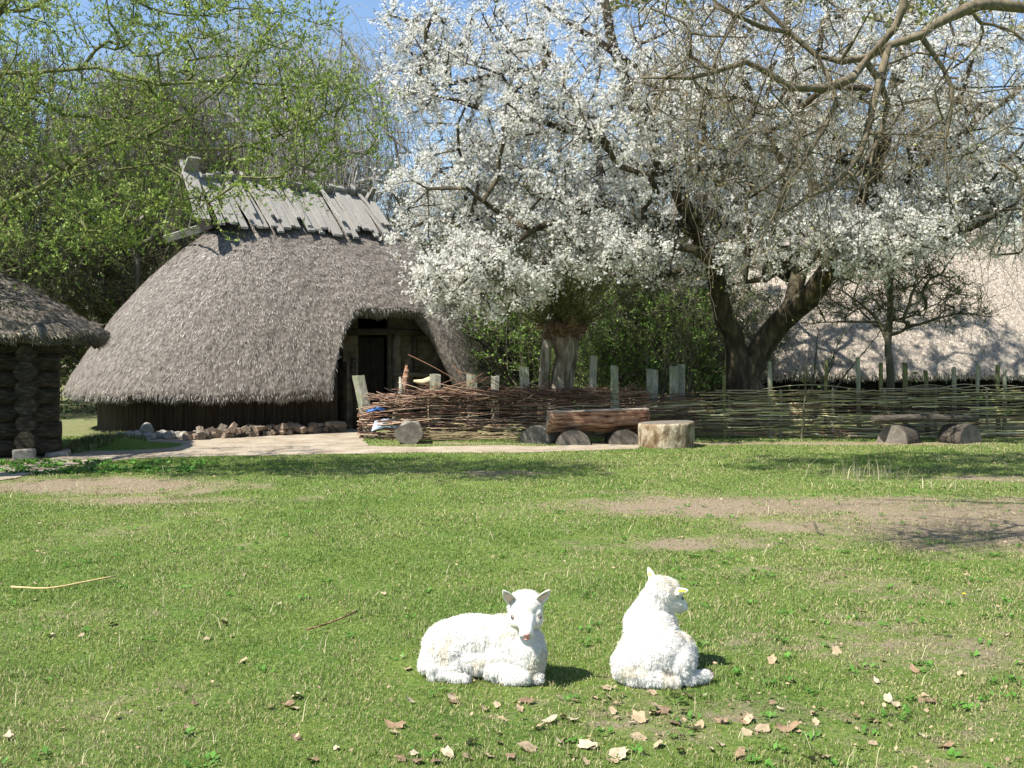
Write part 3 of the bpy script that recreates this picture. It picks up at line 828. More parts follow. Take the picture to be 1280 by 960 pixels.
# --- background trees: prototypes, then copies
def proto_bare(name, seed, H, W, ntarg, ntw, leafcols, nleaf, mat=None, twl=0.9, up=0.9, label='', leafL=0.07, z0=0.25, mesh_up=0.35):
    root = empty(name, (0, 0, 0))
    s = Skeleton(0.5, cap=60000, seed=seed)
    rng = s.rng
    s.limb([(0, 0, -0.2), (0.1, 0, H * 0.3), (-0.1, 0.1, H * 0.6), (0.05, 0, H * 0.92)], (H * 0.016, H * 0.004))
    T = ell(ntarg, (0, 0, H * (0.5 + z0 / 2)), (W, W, H * 0.5 * (1 - z0) + 0.2), rng, 0.1)
    s.grow(T, jit=0.12, bend=0.35, alpha=0.6)
    tw = s.twigs(ntw, twl, 8, up=up, segs=3, curl=0.14)
    P, D = sites(tw, nleaf, rng, 0.03)
    leaves('crown', P, D, leafL, leafL * 0.55, leafcols, M_leaf, root, rng)
    s.mesh('trunk', mat or M_bark, root, 0.008, H * 0.018, thick=0.05, sides_thick=6)
    return root

def copy_thing(src, loc, rz=0.0, sc_=1.0):
    c = src.copy(); COL.objects.link(c)
    c.location = loc; c.rotation_euler = (0, 0, rz); c.scale = (sc_, sc_, sc_)
    for ch in src.children:
        d = ch.copy(); COL.objects.link(d); d.parent = c
        for g in ch.children:
            e = g.copy(); COL.objects.link(e); e.parent = d
    return c

def place_all(src, spots, label, cat, group):
    out = []
    for i, (px, Y, rz, k) in enumerate(spots):
        loc = ((px - 640) * Y / F, Y, 0)
        if i == 0:
            o = src; o.location = loc; o.rotation_euler = (0, 0, rz); o.scale = (k, k, k)
        else:
            o = copy_thing(src, loc, rz, k)
        lab = label[i] if isinstance(label, list) else label
        tag(o, lab, cat, group)
        out.append(o)
    return out

olive = [(0.17, 0.19, 0.05), (0.22, 0.23, 0.075), (0.16, 0.14, 0.06)]
fresh = [(0.13, 0.19, 0.04), (0.17, 0.23, 0.05), (0.12, 0.13, 0.045)]
dark = [(0.06, 0.10, 0.025), (0.10, 0.15, 0.04), (0.15, 0.19, 0.055), (0.14, 0.12, 0.07)]
place_all(proto_bare('budding_tree', 21, 10.5, 3.2, 420, 4200, olive, 1, twl=0.8),
          [(60, 33, 0.3, 1.05), (250, 36, 2.0, 0.95), (430, 35, 4.0, 0.80), (525, 40, 1.2, 0.72), (620, 36, 5.0, 0.78), (800, 34, 3.0, 0.8), (150, 44, 3.3, 1.2), (345, 46, 0.9, 1.05), (-60, 30, 5.3, 1.0),
           (930, 40, 2.5, 0.95), (1080, 38, 0.4, 0.8), (1220, 40, 1.7, 0.85), (1340, 37, 4.4, 0.9), (700, 38, 0.7, 1.0), (870, 36, 2.0, 1.05), (1000, 42, 5.0, 1.1), (1150, 37, 3.0, 1.0), (200, 29, 1.1, 0.85), (380, 40, 2.6, 0.95)],
          'brown twiggy tree just coming into bud, in the wood behind the thatched houses', 'tree', 'budding trees of the wood behind')
place_all(proto_bare('leafing_tree', 22, 8.0, 3.0, 380, 3400, fresh, 2, twl=0.7, leafL=0.08, z0=0.1),
          [(20, 27, 0.2, 0.85), (130, 29, 2.7, 0.80), (-70, 25, 1.0, 0.9), (500, 33, 0.3, 0.60), (590, 28, 1.2, 0.62), (700, 29, 2.2, 0.65)],
          'tree with fresh green leaves, at the edge of the wood behind the large thatched house', 'tree', 'leafing trees at the wood edge')

def birch():
    root = empty('weeping_birch', (0, 0, 0))
    s = Skeleton(0.5, cap=60000, seed=9)
    rng = s.rng
    s.limb([(0, 0, -0.2), (0.2, 0, 4), (0.0, 0.1, 8), (0.2, 0, 12.5)], (0.16, 0.03), wob=0.1)
    T = ell(260, (0, 0, 8.8), (2.6, 2.6, 3.8), rng, 0.2)
    s.grow(T, jit=0.1, bend=0.5, alpha=1.5)
    tw = s.twigs(1500, 3.0, 6, up=-0.25, droop=0.55, segs=8, curl=0.07, spread=0.5)
    P, D = sites(tw[2:], 2, rng, 0.02)
    leaves('crown', P, D, 0.05, 0.03, [(0.26, 0.28, 0.07), (0.33, 0.33, 0.10), (0.20, 0.24, 0.05)], M_leaf, root, rng, upb=-0.4)
    s.mesh('trunk', M_birch, root, 0.006, 0.17, thick=0.04, sides_thick=6)
    return root
place_all(birch(), [(420, 30, 0.3, 0.90), (300, 33, 2.2, 1.0), (180, 31, 4.2, 0.88)],
          ['weeping birch with long hanging strands above the right end of the plank ridge', 'weeping birch with hanging strands above the middle of the plank ridge', 'weeping birch with hanging strands left of the smoke hole gable'],
          'birch', 'weeping birches behind the large thatched house')

# --- leafy shrubs beyond the fence
def proto_shrub(name, seed, H, W, cols, nt_, ntw, per=2, L=0.06, mat=None):
    root = empty(name, (0, 0, 0))
    s = Skeleton(0.22, cap=40000, seed=seed)
    rng = s.rng
    s.add(np.array([0, 0, -0.1]), -1)
    for k in range(7):
        a = k * 0.9 + rng.random(); rr = W * (0.25 + 0.35 * rng.random())
        s.limb([(0, 0, -0.08), (0.12 * math.cos(a), 0.12 * math.sin(a), 0.4), (rr * math.cos(a), rr * math.sin(a), H * (0.6 + 0.3 * rng.random()))], (0.03, 0.012))
    T = ell(nt_, (0, 0, H * 0.58), (W, W, H * 0.45), rng, 0.15)
    s.grow(T, jit=0.2, bend=0.3)
    tw = s.twigs(ntw, 0.4, 6, up=0.4, segs=3, curl=0.25)
    P, D = sites(tw, per, rng, 0.02)
    leaves('foliage', P, D, L, L * 0.5, cols, M_leafd, root, rng)
    s.mesh('stem', mat or M_bark, root, 0.005, 0.05, thick=0.03, sides_thick=6)
    return root
place_all(proto_shrub('bush', 31, 3.6, 1.9, dark, 330, 3400, 2, 0.062, M_bark_grey),
          [(745, 24.5, 0.2, 0.95), (835, 24.0, 1.9, 1.05), (900, 25.5, 3.1, 0.95), (690, 27, 4.4, 1.0), (800, 28.5, 5.5, 1.15), (625, 29, 0.9, 1.1)],
          'dense dark green bush growing in the thicket beyond the fences', 'bush', 'dark bushes of the thicket')
place_all(proto_shrub('shrub', 33, 3.0, 1.2, [(0.13, 0.24, 0.03), (0.19, 0.33, 0.05), (0.08, 0.15, 0.025)], 160, 1300, 2, 0.06),
          [(560, 27, 0.1, 1.0), (790, 22.3, 1.0, 0.95), (860, 22.2, 2.4, 1.0), (735, 22.6, 3.4, 0.75), (640, 23.5, 4.0, 1.05)],
          'airy bright green shrub, in the strip just beyond the fences', 'shrub', 'bright shrubs just beyond the fences')

def thicket():
    """far wood that closes the view near the ground"""
    rng = np.random.default_rng(77)
    n = 52000
    x = rng.uniform(-46, 50, n); y = rng.uniform(48, 62, n)
    top = 5.5 + 3.0 * fbm(x, y * 0.3, 0.22, 60)
    z = rng.random(n) ** 0.9 * top
    P = np.stack([x, y, z], 1); D = rng.normal(0, 1, (n, 3))
    o = leaves('far_wood', P, D, 0.55, 0.30, [(0.09, 0.12, 0.035), (0.14, 0.17, 0.05), (0.16, 0.145, 0.08), (0.10, 0.085, 0.055)], M_leafd, None, rng)
    tag(o, 'far wood closing the view behind the trees', 'wood', kind='stuff')
    n = 16000
    x = rng.uniform(-16, 20, n); y = rng.uniform(24, 34, n)
    z = rng.random(n) ** 1.5 * (0.5 + 1.4 * fbm(x, y, 0.5, 66))
    P = np.stack([x, y, z], 1)
    hk = (np.abs(x + 4.6) < 6) & (y < 27.5)
    hk2 = (x > 4) & (y > 24.5) & (y < 33)
    P = P[~(hk | hk2)]
    o = leaves('undergrowth', P, rng.normal(0, 1, P.shape), 0.12, 0.06, [(0.05, 0.10, 0.02), (0.09, 0.16, 0.03), (0.12, 0.10, 0.05)], M_leafd, None, rng)
    tag(o, 'low tangled undergrowth on the floor of the wood', 'undergrowth', kind='stuff')
thicket()

# --- pollard willow behind the fence
def pollard():
    Y = 20.0
    b = PX(700, 0, Y)
    root = empty('pollard_willow', (b.x, Y, 0))
    tag(root, 'pollarded willow with a knobbly brown head and green rods behind the red brushwood fence', 'tree')
    m = MB()
    X = lambda px, py: PX(px, py, Y)
    m.tube([(b.x + 0.02, Y, -0.1), X(700, 490), X(705, 465), X(709, 445), X(706, 425), X(704, 412)], [0.26, 0.215, 0.195, 0.20, 0.25, 0.31], 18, wob=0.5)
    m.tube([(b.x - 0.33, Y + 0.1, -0.1), X(680, 480), X(682, 440), X(686, 405)], [0.12, 0.11, 0.10, 0.10], 10, wob=0.3)
    m.build('trunk', M_bark_poll, root, smooth=True)
    h = MB()
    rng = np.random.default_rng(4)
    c = X(703, 411)
    for k in range(34):
        a = rng.random() * 6.28; rr = 0.36 * rng.random() ** 0.5
        p = c + Vector((rr * math.cos(a), rr * math.sin(a), rng.normal(0, 0.08)))
        q = p + Vector((rng.normal(0, 0.07), rng.normal(0, 0.07), 0.12))
        h.tube([p - Vector((0, 0, 0.09)), p, q], [0.08, 0.12, 0.04], 7, wob=0.8)
    h.build('head', M_red_dark, root, smooth=True)
    s = Skeleton(0.2, cap=40000, seed=8)
    s.add(np.array(c), -1)
    g = s.rng
    rods = []
    for k in range(190):
        a = g.random() * 6.28; el_ = g.uniform(0.15, 1.35)
        d = Vector((math.cos(a) * math.cos(el_), math.sin(a) * math.cos(el_), math.sin(el_)))
        L = g.uniform(0.5, 2.1)
        p0 = c + d * 0.2 + Vector((g.normal(0, 0.12), g.normal(0, 0.12), 0))
        i = s.add(np.array(p0), 0)
        for j in range(1, 7):
            u = j / 6
            q = p0 + d * L * u + Vector((g.normal(0, 0.012), g.normal(0, 0.012), 0.18 * L * u * u))
            i = s.add(np.array(q), i)
    for k in range(7):   # a few long pale green rods leaning left
        d = Vector((-0.42 + 0.10 * k, -0.2 + 0.1 * g.random(), 1)).normalized(); L = g.uniform(2.4, 3.6)
        i = 0
        for j in range(1, 12):
            i = s.add(np.array(c + d * L * j / 11), i)
    tw = s.twigs(900, 0.28, 1.5, up=0.3, segs=2, curl=0.2)
    P, D = sites(tw, 3, g, 0.01)
    leaves('crown', P, D, 0.05, 0.016, [(0.20, 0.27, 0.05), (0.26, 0.31, 0.07), (0.13, 0.18, 0.04)], M_leaf, root, g)
    s.mesh('rods', M_bark_mossy, root, 0.006, 0.05, thick=0.03)
    # spiky dead stubs under the head
    t = MB()
    for k in range(230):
        a = g.random() * 6.28
        d = Vector((math.cos(a), math.sin(a), g.uniform(-0.25, 0.5)))
        p = c + Vector((g.normal(0, 0.12), g.normal(0, 0.12), g.normal(0, 0.07)))
        t.tube([p, p + d * 0.25, p + d * g.uniform(0.3, 0.5) + Vector((0, 0, -0.05))], [0.010, 0.007, 0.003], 4)
    t.build('dead_stub', M_red_wood, root)
pollard()

# --- small tree right of the cherry, and saplings
def small_tree():
    Y = 20.6
    X = lambda px, py, y=Y: tuple(PX(px, py, y))
    b = PX(1112, 0, Y)
    root = empty('young_tree', (b.x, Y, 0))
    tag(root, 'small slender tree with spreading low branches in front of the right thatched roof', 'tree')
    s = Skeleton(0.13, cap=50000, seed=15)
    s.limb([(b.x, Y, -0.1), X(1113, 470), X(1110, 435), X(1112, 395), X(1113, 350), X(1116, 300)], (0.10, 0.045), wob=0.1)
    s.limb([X(1111, 430), X(1098, 402), X(1082, 385), X(1060, 370)], (0.05, 0.015))
    s.limb([X(1111, 420), X(1150, 405, 20.2), X(1200, 392, 20), X(1240, 396, 20)], (0.035, 0.01))
    s.limb([X(1112, 400), X(1140, 395, 20.9), X(1180, 375, 21)], (0.03, 0.01))
    s.limb([X(1098, 402), X(1050, 402, 20.2), X(1010, 405, 20)], (0.03, 0.008))
    rng = s.rng
    T = np.concatenate([ell(230, X(1120, 372), (1.9, 1.3, 0.65), rng), ell(120, X(1110, 310), (1.6, 1.2, 0.6), rng)])
    s.grow(T, jit=0.10, bend=0.3)
    tw = s.twigs(2600, 0.36, 5, up=0.1, segs=3, curl=0.25)
    P, D = sites(tw, 1, rng, 0.01)
    leaves('crown', P, D, 0.05, 0.022, fresh, M_leaf, root, rng)
    s.mesh('trunk', M_bark, root, 0.0035, 0.07, thick=0.02, sides_thick=8)
small_tree()

def sapling(name, px, Y, lean, H, n, label, seed, group=None):
    x = (px - 640) * Y / F
    root = empty(name, (x, Y, 0))
    tag(root, label, 'sapling', group)
    s = Skeleton(0.14, cap=9000, seed=seed)
    rng = s.rng
    s.add(np.array([x, Y, -0.05]), -1)
    for k in range(n):
        ln = lean + rng.normal(0, 0.16) if n > 1 else lean
        ly = rng.normal(0, 0.1)
        hh = H * rng.uniform(0.75, 1.1)
        s.limb([(x + rng.normal(0, 0.05 * (n > 1)), Y, -0.02), (x + ln * hh * 0.4, Y + ly, hh * 0.45), (x + ln * hh * 1.0, Y + ly * 1.5, hh)], (0.026, 0.008))
    tw = s.twigs(34 * n, 0.4, 3, up=0.5, segs=3, curl=0.2)
    P, D = sites(tw, 1, rng, 0.01)
    leaves('foliage', P, D, 0.045, 0.02, fresh, M_leaf, root, rng)
    s.mesh('stem', M_bark, root, 0.004, 0.03, thick=0.012, sides_thick=6)
sapling('sapling', 1002, 18.6, 0.02, 1.3, 1, 'thin dark sapling standing in front of the woven green fence', 41)
sapling('sapling', 862, 20.2, -0.1, 2.2, 6, 'clump of thin bare stems left of the cherry trunk', 42)
sapling('sapling', 1010, 20.6, 0.35, 2.2, 4, 'leaning bare stems right of the cherry trunk', 43)
sapling('sapling', 812, 19.9, 0.12, 2.0, 3, 'crossing dark stems behind the gap between the two fences', 44)

# ------------------------------------------------------------------ thatched roofs
def superell(a, b, n, N=2000):
    t = np.linspace(0, 2 * np.pi, N, endpoint=False)
    c, s = np.cos(t), np.sin(t)
    x = a * np.sign(c) * np.abs(c) ** (2 / n); y = b * np.sign(s) * np.abs(s) ** (2 / n)
    d = np.hypot(np.diff(x, append=x[0]), np.diff(y, append=y[0]))
    return x, y, np.concatenate([[0], np.cumsum(d)])

def thatch_roof(root, c, rot, a, b, expo, u0, u1, ze, zr, thick, NT=420, NS=110, s0f=None, bulge=0.05, nstraw=90000, cols=None, seed=1, wob=0.03, width=0.010, fringe=9000, eyebrow=0.0, top=1.0, mossy_shade=None, stretch=1.0):
    """loft from a rounded plan at the eaves to the ridge line, as a thick shell; then straw over it"""
    rng = np.random.default_rng(seed)
    x, y, L = superell(a, b, expo)
    tt = np.linspace(0, L[-1], NT, endpoint=False)
    xe = np.interp(tt, L, np.append(x, x[0])); ye = np.interp(tt, L, np.append(y, y[0]))
    S = np.linspace(0, top, NS)
    xe = np.where(xe > 1, 1 + (xe - 1) * stretch, np.where((xe < -1) & (stretch > 1), -1 + (xe + 1) * 0.93, xe))
    s0 = s0f(xe, ye) if s0f is not None else np.zeros(NT)
    ss = s0[:, None] + (top - s0[:, None]) * (S / top)[None]
    rx = np.clip(xe, u0, u1)[:, None]
    lu = xe[:, None] + (rx - xe[:, None]) * ss
    lv = ye[:, None] * (1 - ss)
    z = ze + (zr - ze) * (ss + bulge * np.sin(np.pi * ss ** 0.78))
    if eyebrow:
        k = (s0 / max(s0.max(), 1e-6))[:, None]
        z = z + eyebrow * k * np.exp(-((ss - s0[:, None]) / 0.16) ** 2)
    cu, su = math.cos(rot), math.sin(rot)
    def W(lu, lv, z):
        return np.stack([c[0] + cu * lu + su * lv, c[1] + su * lu - cu * lv, z], -1)
    P = W(lu, lv, z)                      # NT, NS, 3  (lv>0 = front, towards the camera)
    # normals
    dt = np.roll(P, -1, 0) - np.roll(P, 1, 0)
    ds = np.gradient(P, axis=1)
    nrm = np.cross(dt, ds); nrm /= np.linalg.norm(nrm, axis=2)[..., None] + 1e-9
    cen = np.array([c[0], c[1], ze])
    if (nrm[:, NS // 3] * (P[:, NS // 3] - cen)).sum(1).mean() < 0: nrm = -nrm
    nz = fbm(tt[:, None] + 0 * ss, ss * 6 + 0 * tt[:, None], 2.2, seed + 50) - 0.5
    nz2 = vnoise(tt[:, None] + 0 * ss, ss * 6, 9.0, seed + 51) - 0.5
    P = P + nrm * (wob * nz * 2 + 0.02 * nz2)[..., None]
    # ragged eave line
    rag = (fbm(tt, tt * 0, 3.0, seed + 5) - 0.5) * 0.10 + (vnoise(tt, tt * 0, 14.0, seed + 6) - 0.5) * 0.05
    fade = np.clip(1 - np.arange(NS) / 5.0, 0, 1)
    P[..., 2] += rag[:, None] * fade[None]
    th = thick
    lip = P[:, :1] - nrm[:, :1] * th * 0.5 - np.array([0, 0, 0.03])
    lip0 = P[:, :1] - nrm[:, :1] * th * 0.12 - np.array([0, 0, 0.02]) + (P[:, :1] - P[:, 1:2]) * 0.3
    inner = P[:, ::6] - nrm[:, ::6] * th
    inner[..., 2] = np.minimum(inner[..., 2], zr - th)
    G = np.concatenate([P[:, ::-1], lip0, lip, inner], 1)
    nt_, ng = G.shape[:2]
    i = np.arange(nt_ * ng).reshape(nt_, ng)
    j = np.roll(i, -1, 0)
    Q = np.stack([i[:, :-1].ravel(), j[:, :-1].ravel(), j[:, 1:].ravel(), i[:, 1:].ravel()], 1)
    roof = npmesh('roof', G.reshape(-1, 3), [Q], M_thatch_shaded_end if mossy_shade is not None else (M_thatch_pale if cols is PINKTH else M_thatch), root, smooth=True)
    # straw lying down the slope
    n = nstraw
    ti = rng.integers(0, NT, n); si = rng.random(n) ** 0.82 * (NS - 2)
    s1 = si.astype(int); f = (si - s1)[:, None]
    tsel = ti.copy()
    base = P[ti, s1] * (1 - f) + P[ti, s1 + 1] * f + (np.roll(P, -1, 0)[ti, s1] - P[ti, s1]) * rng.random(n)[:, None]
    down = P[ti, s1] - P[ti, s1 + 1]; down /= np.linalg.norm(down, axis=1)[:, None] + 1e-9
    nn = nrm[ti, s1]
    across = np.cross(down, nn)
    d = down + nn * rng.uniform(0.02, 0.24, n)[:, None] + across * rng.normal(0, 0.22, n)[:, None]
    d /= np.linalg.norm(d, axis=1)[:, None]
    ln = rng.uniform(0.05, 0.14, n)[:, None]
    wv = across * (width * (0.5 + 0.9 * rng.random(n)))[:, None]
    base = base - nn * 0.01
    A = [base, d * ln, wv, ]
    # fringe along the eave
    m = fringe
    ti = rng.integers(0, NT, m)
    fb = P[ti, 0] - nrm[ti, 0] * (rng.random(m) * th * 0.75)[:, None] + (np.roll(P, -1, 0)[ti, 0] - P[ti, 0]) * rng.random(m)[:, None]
    dn = P[ti, 0] - P[ti, 1]; dn /= np.linalg.norm(dn, axis=1)[:, None] + 1e-9
    ac = np.cross(dn, nrm[ti, 0])
    fd = dn + ac * rng.normal(0, 0.25, m)[:, None] + rng.normal(0, 0.12, (m, 3)) + np.array([0, 0, -0.15])
    fl = rng.uniform(0.03, 0.13, m)[:, None]
    fw = ac * (width * (0.6 + 0.8 * rng.random(m)))[:, None]
    B = np.concatenate([base, fb - fd * 0.03]); Dv = np.concatenate([d * ln, fd * fl]); Wv = np.concatenate([wv, fw])
    V = np.stack([B - Wv / 2, B + Wv / 2, B + Dv + Wv * 0.3, B + Dv - Wv * 0.3], 1).reshape(-1, 3)
    k = np.arange(len(B)) * 4
    cols = np.array(cols)
    patch = fbm(B[:, 0] + B[:, 1], B[:, 2] * 1.2, 0.9, seed + 8)
    str_ = 0.6 * vnoise(tsel * L[-1] / NT, si * 0.05, 5.0, seed + 9) + 0.4 * vnoise(tsel * L[-1] / NT, si * 0.12, 1.6, seed + 10)
    patch[:len(str_)] = 0.45 * patch[:len(str_)] + 0.65 * str_
    ci = rng.integers(0, len(cols), len(B))
    t = cols[ci] * (0.55 + 0.75 * rng.random(len(B)) ** 1.2)[:, None] * (0.52 + 1.0 * patch)[:, None]
    if mossy_shade is not None:
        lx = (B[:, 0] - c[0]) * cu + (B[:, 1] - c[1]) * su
        mk = np.clip((lx - mossy_shade) / 0.7, 0, 1) * (0.55 + 0.45 * rng.random(len(B)))  # straw past this point carries the hip's shade as a mossy dark tint
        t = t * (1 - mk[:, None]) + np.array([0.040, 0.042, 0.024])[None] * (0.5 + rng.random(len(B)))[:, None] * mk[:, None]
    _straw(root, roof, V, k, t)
    return roof, W

def _straw(root, roof, V, k, t):
    M = np.array(Matrix.LocRotScale(root.location, root.rotation_euler, None).inverted(), dtype=np.float32)
    V = V.astype(np.float32) @ M[:3, :3].T + M[:3, 3]
    o = npmesh('straw', V, [np.stack([k, k + 1, k + 2, k + 3], 1)], M_straw, None, tint=t)
    o.parent = roof
    o['kind'] = 'stuff'
    return o

GREYTH = [(0.33, 0.30, 0.265), (0.40, 0.36, 0.32), (0.24, 0.215, 0.19), (0.46, 0.42, 0.37), (0.17, 0.15, 0.13)]
PINKTH = [(0.54, 0.47, 0.37), (0.61, 0.54, 0.43), (0.45, 0.38, 0.30), (0.68, 0.61, 0.50)]
DARKTH = [(0.16, 0.145, 0.11), (0.24, 0.22, 0.17), (0.10, 0.09, 0.07), (0.34, 0.30, 0.21)]

# --- the large house
HC = (-4.7, 23.3); HROT = R(35)
def big_house():
    root = empty('thatched_house', (HC[0], HC[1], 0), HROT)
    tag(root, 'large house with steep grey thatched roof, plank ridge and arched entrance', 'house')
    def s0f(xe, ye):
        k = np.clip((xe - (-0.88)) / 1.15, 0, 1) * np.clip((2.40 - xe) / 0.8, 0, 1)
        k = np.sin(np.clip(k, 0, 1) * np.pi / 2) ** 0.9
        return np.where(ye > 0, 0.25 * k, 0)
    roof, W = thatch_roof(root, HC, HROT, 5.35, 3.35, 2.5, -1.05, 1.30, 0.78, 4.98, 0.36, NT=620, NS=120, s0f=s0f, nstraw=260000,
                          cols=GREYTH, seed=4, bulge=0.15, width=0.0085, fringe=16000, mossy_shade=2.0, stretch=1.18, eyebrow=0.14, wob=0.035)
    cu, su = math.cos(HROT), math.sin(HROT)
    def w(lu, lv, z): return Vector((HC[0] + cu * lu + su * lv, HC[1] + su * lu - cu * lv, z))
    # wall under the eaves, vertical planks, broken where the entrance is
    x, y, L = superell(5.35 - 0.98, 3.35 - 0.90, 2.6)
    wall = MB()
    tt = np.arange(0, L[-1], 0.19)
    for k in range(len(tt)):
        a0 = np.interp(tt[k], L, np.append(x, x[0])); b0 = np.interp(tt[k], L, np.append(y, y[0]))
        t1 = (tt[k] + 0.186) % L[-1]
        a1 = np.interp(t1, L, np.append(x, x[0])); b1 = np.interp(t1, L, np.append(y, y[0]))
        if b0 > 0 and -0.28 < a0 < 2.4: continue
        o = random.uniform(-0.012, 0.012)
        p = w(a0, b0 + o, 0); q = w(a1, b1 + o, 0)
        n = (q - p).cross(Vector((0, 0, 1))).normalized() * 0.04
        V = [p - n, q - n, q + n, p + n]
        h = 1.36 + random.uniform(-0.04, 0.02)
        V = [v + Vector((0, 0, -0.05)) for v in V] + [v + Vector((0, 0, h)) for v in V]
        wall.add(V, [(0, 1, 5, 4), (1, 2, 6, 5), (2, 3, 7, 6), (3, 0, 4, 7), (4, 5, 6, 7)])
    wall.build('wall', M_wallplank, root)
    # entrance: daubed back wall, door coloured as dark as the shaded opening, posts
    lvw = 1.85
    d = MB()
    Mz = Matrix.Rotation(HROT, 3, 'Z')
    d.box(w(1.95, lvw, 1.15), (1.65, 0.10, 2.4), Mz)
    d.box(w(0.20, lvw, 1.15), (0.36, 0.10, 2.4), Mz)
    d.box(w(-0.10, lvw + 0.30, 0.7), (0.10, 0.6, 1.4), Mz)
    d.box(w(2.55, lvw + 0.40, 0.5), (0.10, 0.8, 1.0), Mz)
    d.build('entrance_wall', M_daub, root)
    dd = MB()
    for k in range(4):
        dd.box(w(0.47 + 0.172 * k, lvw - 0.09, 0.95), (0.165, 0.05, 1.95), Mz, 0.004)
    door = dd.build('door', M_shade_dark, root, bevel=0.006)
    # timber posts of the porch
    def post(lu, lv, lean, h, r, mat=M_log_wood, z0=-0.1):
        m = MB()
        pts = [w(lu, lv, z0), w(lu + lean * 0.3 + 0.02, lv, h * 0.4), w(lu + lean * 0.7 - 0.02, lv, h * 0.75), w(lu + lean, lv, h)]
        m.tube(pts, [r * 1.15, r, r * 0.92, r * 0.9], 8, wob=0.3)
        return m.build('post', mat, root, smooth=True)
    post(0.0, 2.55, -0.05, 1.5, 0.06)
    post(1.24, 2.02, 0.03, 2.1, 0.11, M_daub)
    post(1.78, 1.98, -0.05, 2.1, 0.075)
    post(2.32, 2.10, 0.05, 1.9, 0.06)
    m = MB(); m.tube([w(-0.15, 2.05, 2.02), w(1.2, 2.08, 2.05), w(2.6, 2.05, 2.0)], 0.075, 8, wob=0.2); m.build('lintel', M_log_wood, root, smooth=True)
    m = MB(); m.tube([w(1.1, 2.12, 1.12), w(2.4, 2.14, 1.08)], [0.055, 0.045], 8, wob=0.3); m.build('rail', M_daub, root, smooth=True)
    # plank ridge: a tent of split boards on both sides of the ridge
    def plank(lu, side, length, wd, th, top, lift, skew):
        # slope direction in local coordinates
        zt, zb = top, top - length * 0.70
        lv0, lv1 = -side * 0.14, side * (length * 0.66)
        m = MB()
        npt = 5; V = []
        for k in range(npt):
            u = k / (npt - 1)
            lu_ = lu + skew * u
            lv_ = lv0 + (lv1 - lv0) * u
            z_ = zt + (zb - zt) * u + lift + 0.03 * math.sin(u * 3.1)
            wv = wd * (0.5 - 0.06 * u + random.uniform(-0.02, 0.02))
            for (a_, t_) in ((-wv, 0), (wv, 0), (wv, th), (-wv, th)):
                V.append(w(lu_ + a_, lv_, z_ + t_) + Vector([random.uniform(-0.006, 0.006) for _ in range(3)]))
        Fc = []
        for k in range(npt - 1):
            for q in range(4):
                Fc.append((k * 4 + q, k * 4 + (q + 1) % 4, (k + 1) * 4 + (q + 1) % 4, (k + 1) * 4 + q))
        Fc.append((3, 2, 1, 0)); e = (npt - 1) * 4; Fc.append((e, e + 1, e + 2, e + 3))
        m.add(V, Fc)
        m.build('ridge_plank', M_grey_wood, root)
    lu = -2.42
    while lu < 1.5:
        wd = random.uniform(0.12, 0.2)
        plank(lu, 1, random.uniform(1.52, 1.80), wd, 0.045, 5.33 + random.uniform(-0.03, 0.10), random.uniform(0, 0.035), random.uniform(0.05, 0.22))
        plank(lu + 0.07, -1, random.uniform(1.4, 1.65), wd, 0.045, 5.33 + random.uniform(-0.02, 0.08), random.uniform(0, 0.03), random.uniform(-0.1, 0.1))
        lu += wd * 0.98
    # second layer: narrower cover boards with gaps
    lu = -2.3
    while lu < 1.45:
        plank(lu, 1, random.uniform(1.4, 1.7), random.uniform(0.07, 0.10), 0.04, 5.39 + random.uniform(-0.05, 0.10), 0.05, random.uniform(0.12, 0.3))
        lu += random.uniform(0.24, 0.42)
    # crossed gable boards on both ends
    for (lug, zt) in ((-2.62, 5.70), (1.62, 5.45)):
        for sd_ in (1, -1):
            m = MB()
            p0 = w(lug, -sd_ * 0.28, zt); p1 = w(lug - 0.12 * (lug < 0), sd_ * (1.20 if lug < 0 else 0.9), 4.28 if lug < 0 else 4.5)
            dv = (p1 - p0); n = dv.normalized()
            sidev = (w(lug + 0.09, 0, 0) - w(lug - 0.09, 0, 0)) * (0.8 if lug < 0 else 0.35)
            up = n.cross(sidev).normalized() * 0.03
            V = [p0 - sidev - up, p0 + sidev - up, p0 + sidev + up, p0 - sidev + up, p1 - sidev - up, p1 + sidev - up, p1 + sidev + up, p1 - sidev + up]
            m.add(V, [(3, 2, 1, 0), (4, 5, 6, 7), (0, 1, 5, 4), (1, 2, 6, 5), (2, 3, 7, 6), (3, 0, 4, 7)])
            m.build('gable_board', M_grey_wood, root)
    m = MB()
    V = [w(-2.35, -1.15, 4.2), w(-2.35, 1.15, 4.2), w(-2.35, 0, 5.34)]
    m.add(V, [(0, 1, 2)]); m.build('smoke_hole', M_shade_dark, root)  # dark panel, the hollow's shade put into its colour
    m = MB(); m.box(w(-2.80, 0.0, 4.10), (0.05, 2.3, 0.16), Matrix.Rotation(HROT, 3, 'Z') @ Matrix.Rotation(R(-35), 3, 'Y')); m.build('sill_board', M_grey_wood, root, bevel=0.006)
    m = MB(); m.box(w(-2.45, 0.35, 4.62), (0.08, 0.9, 0.06), Mz); m.build('cross_bar', M_red_wood, root)
big_house()

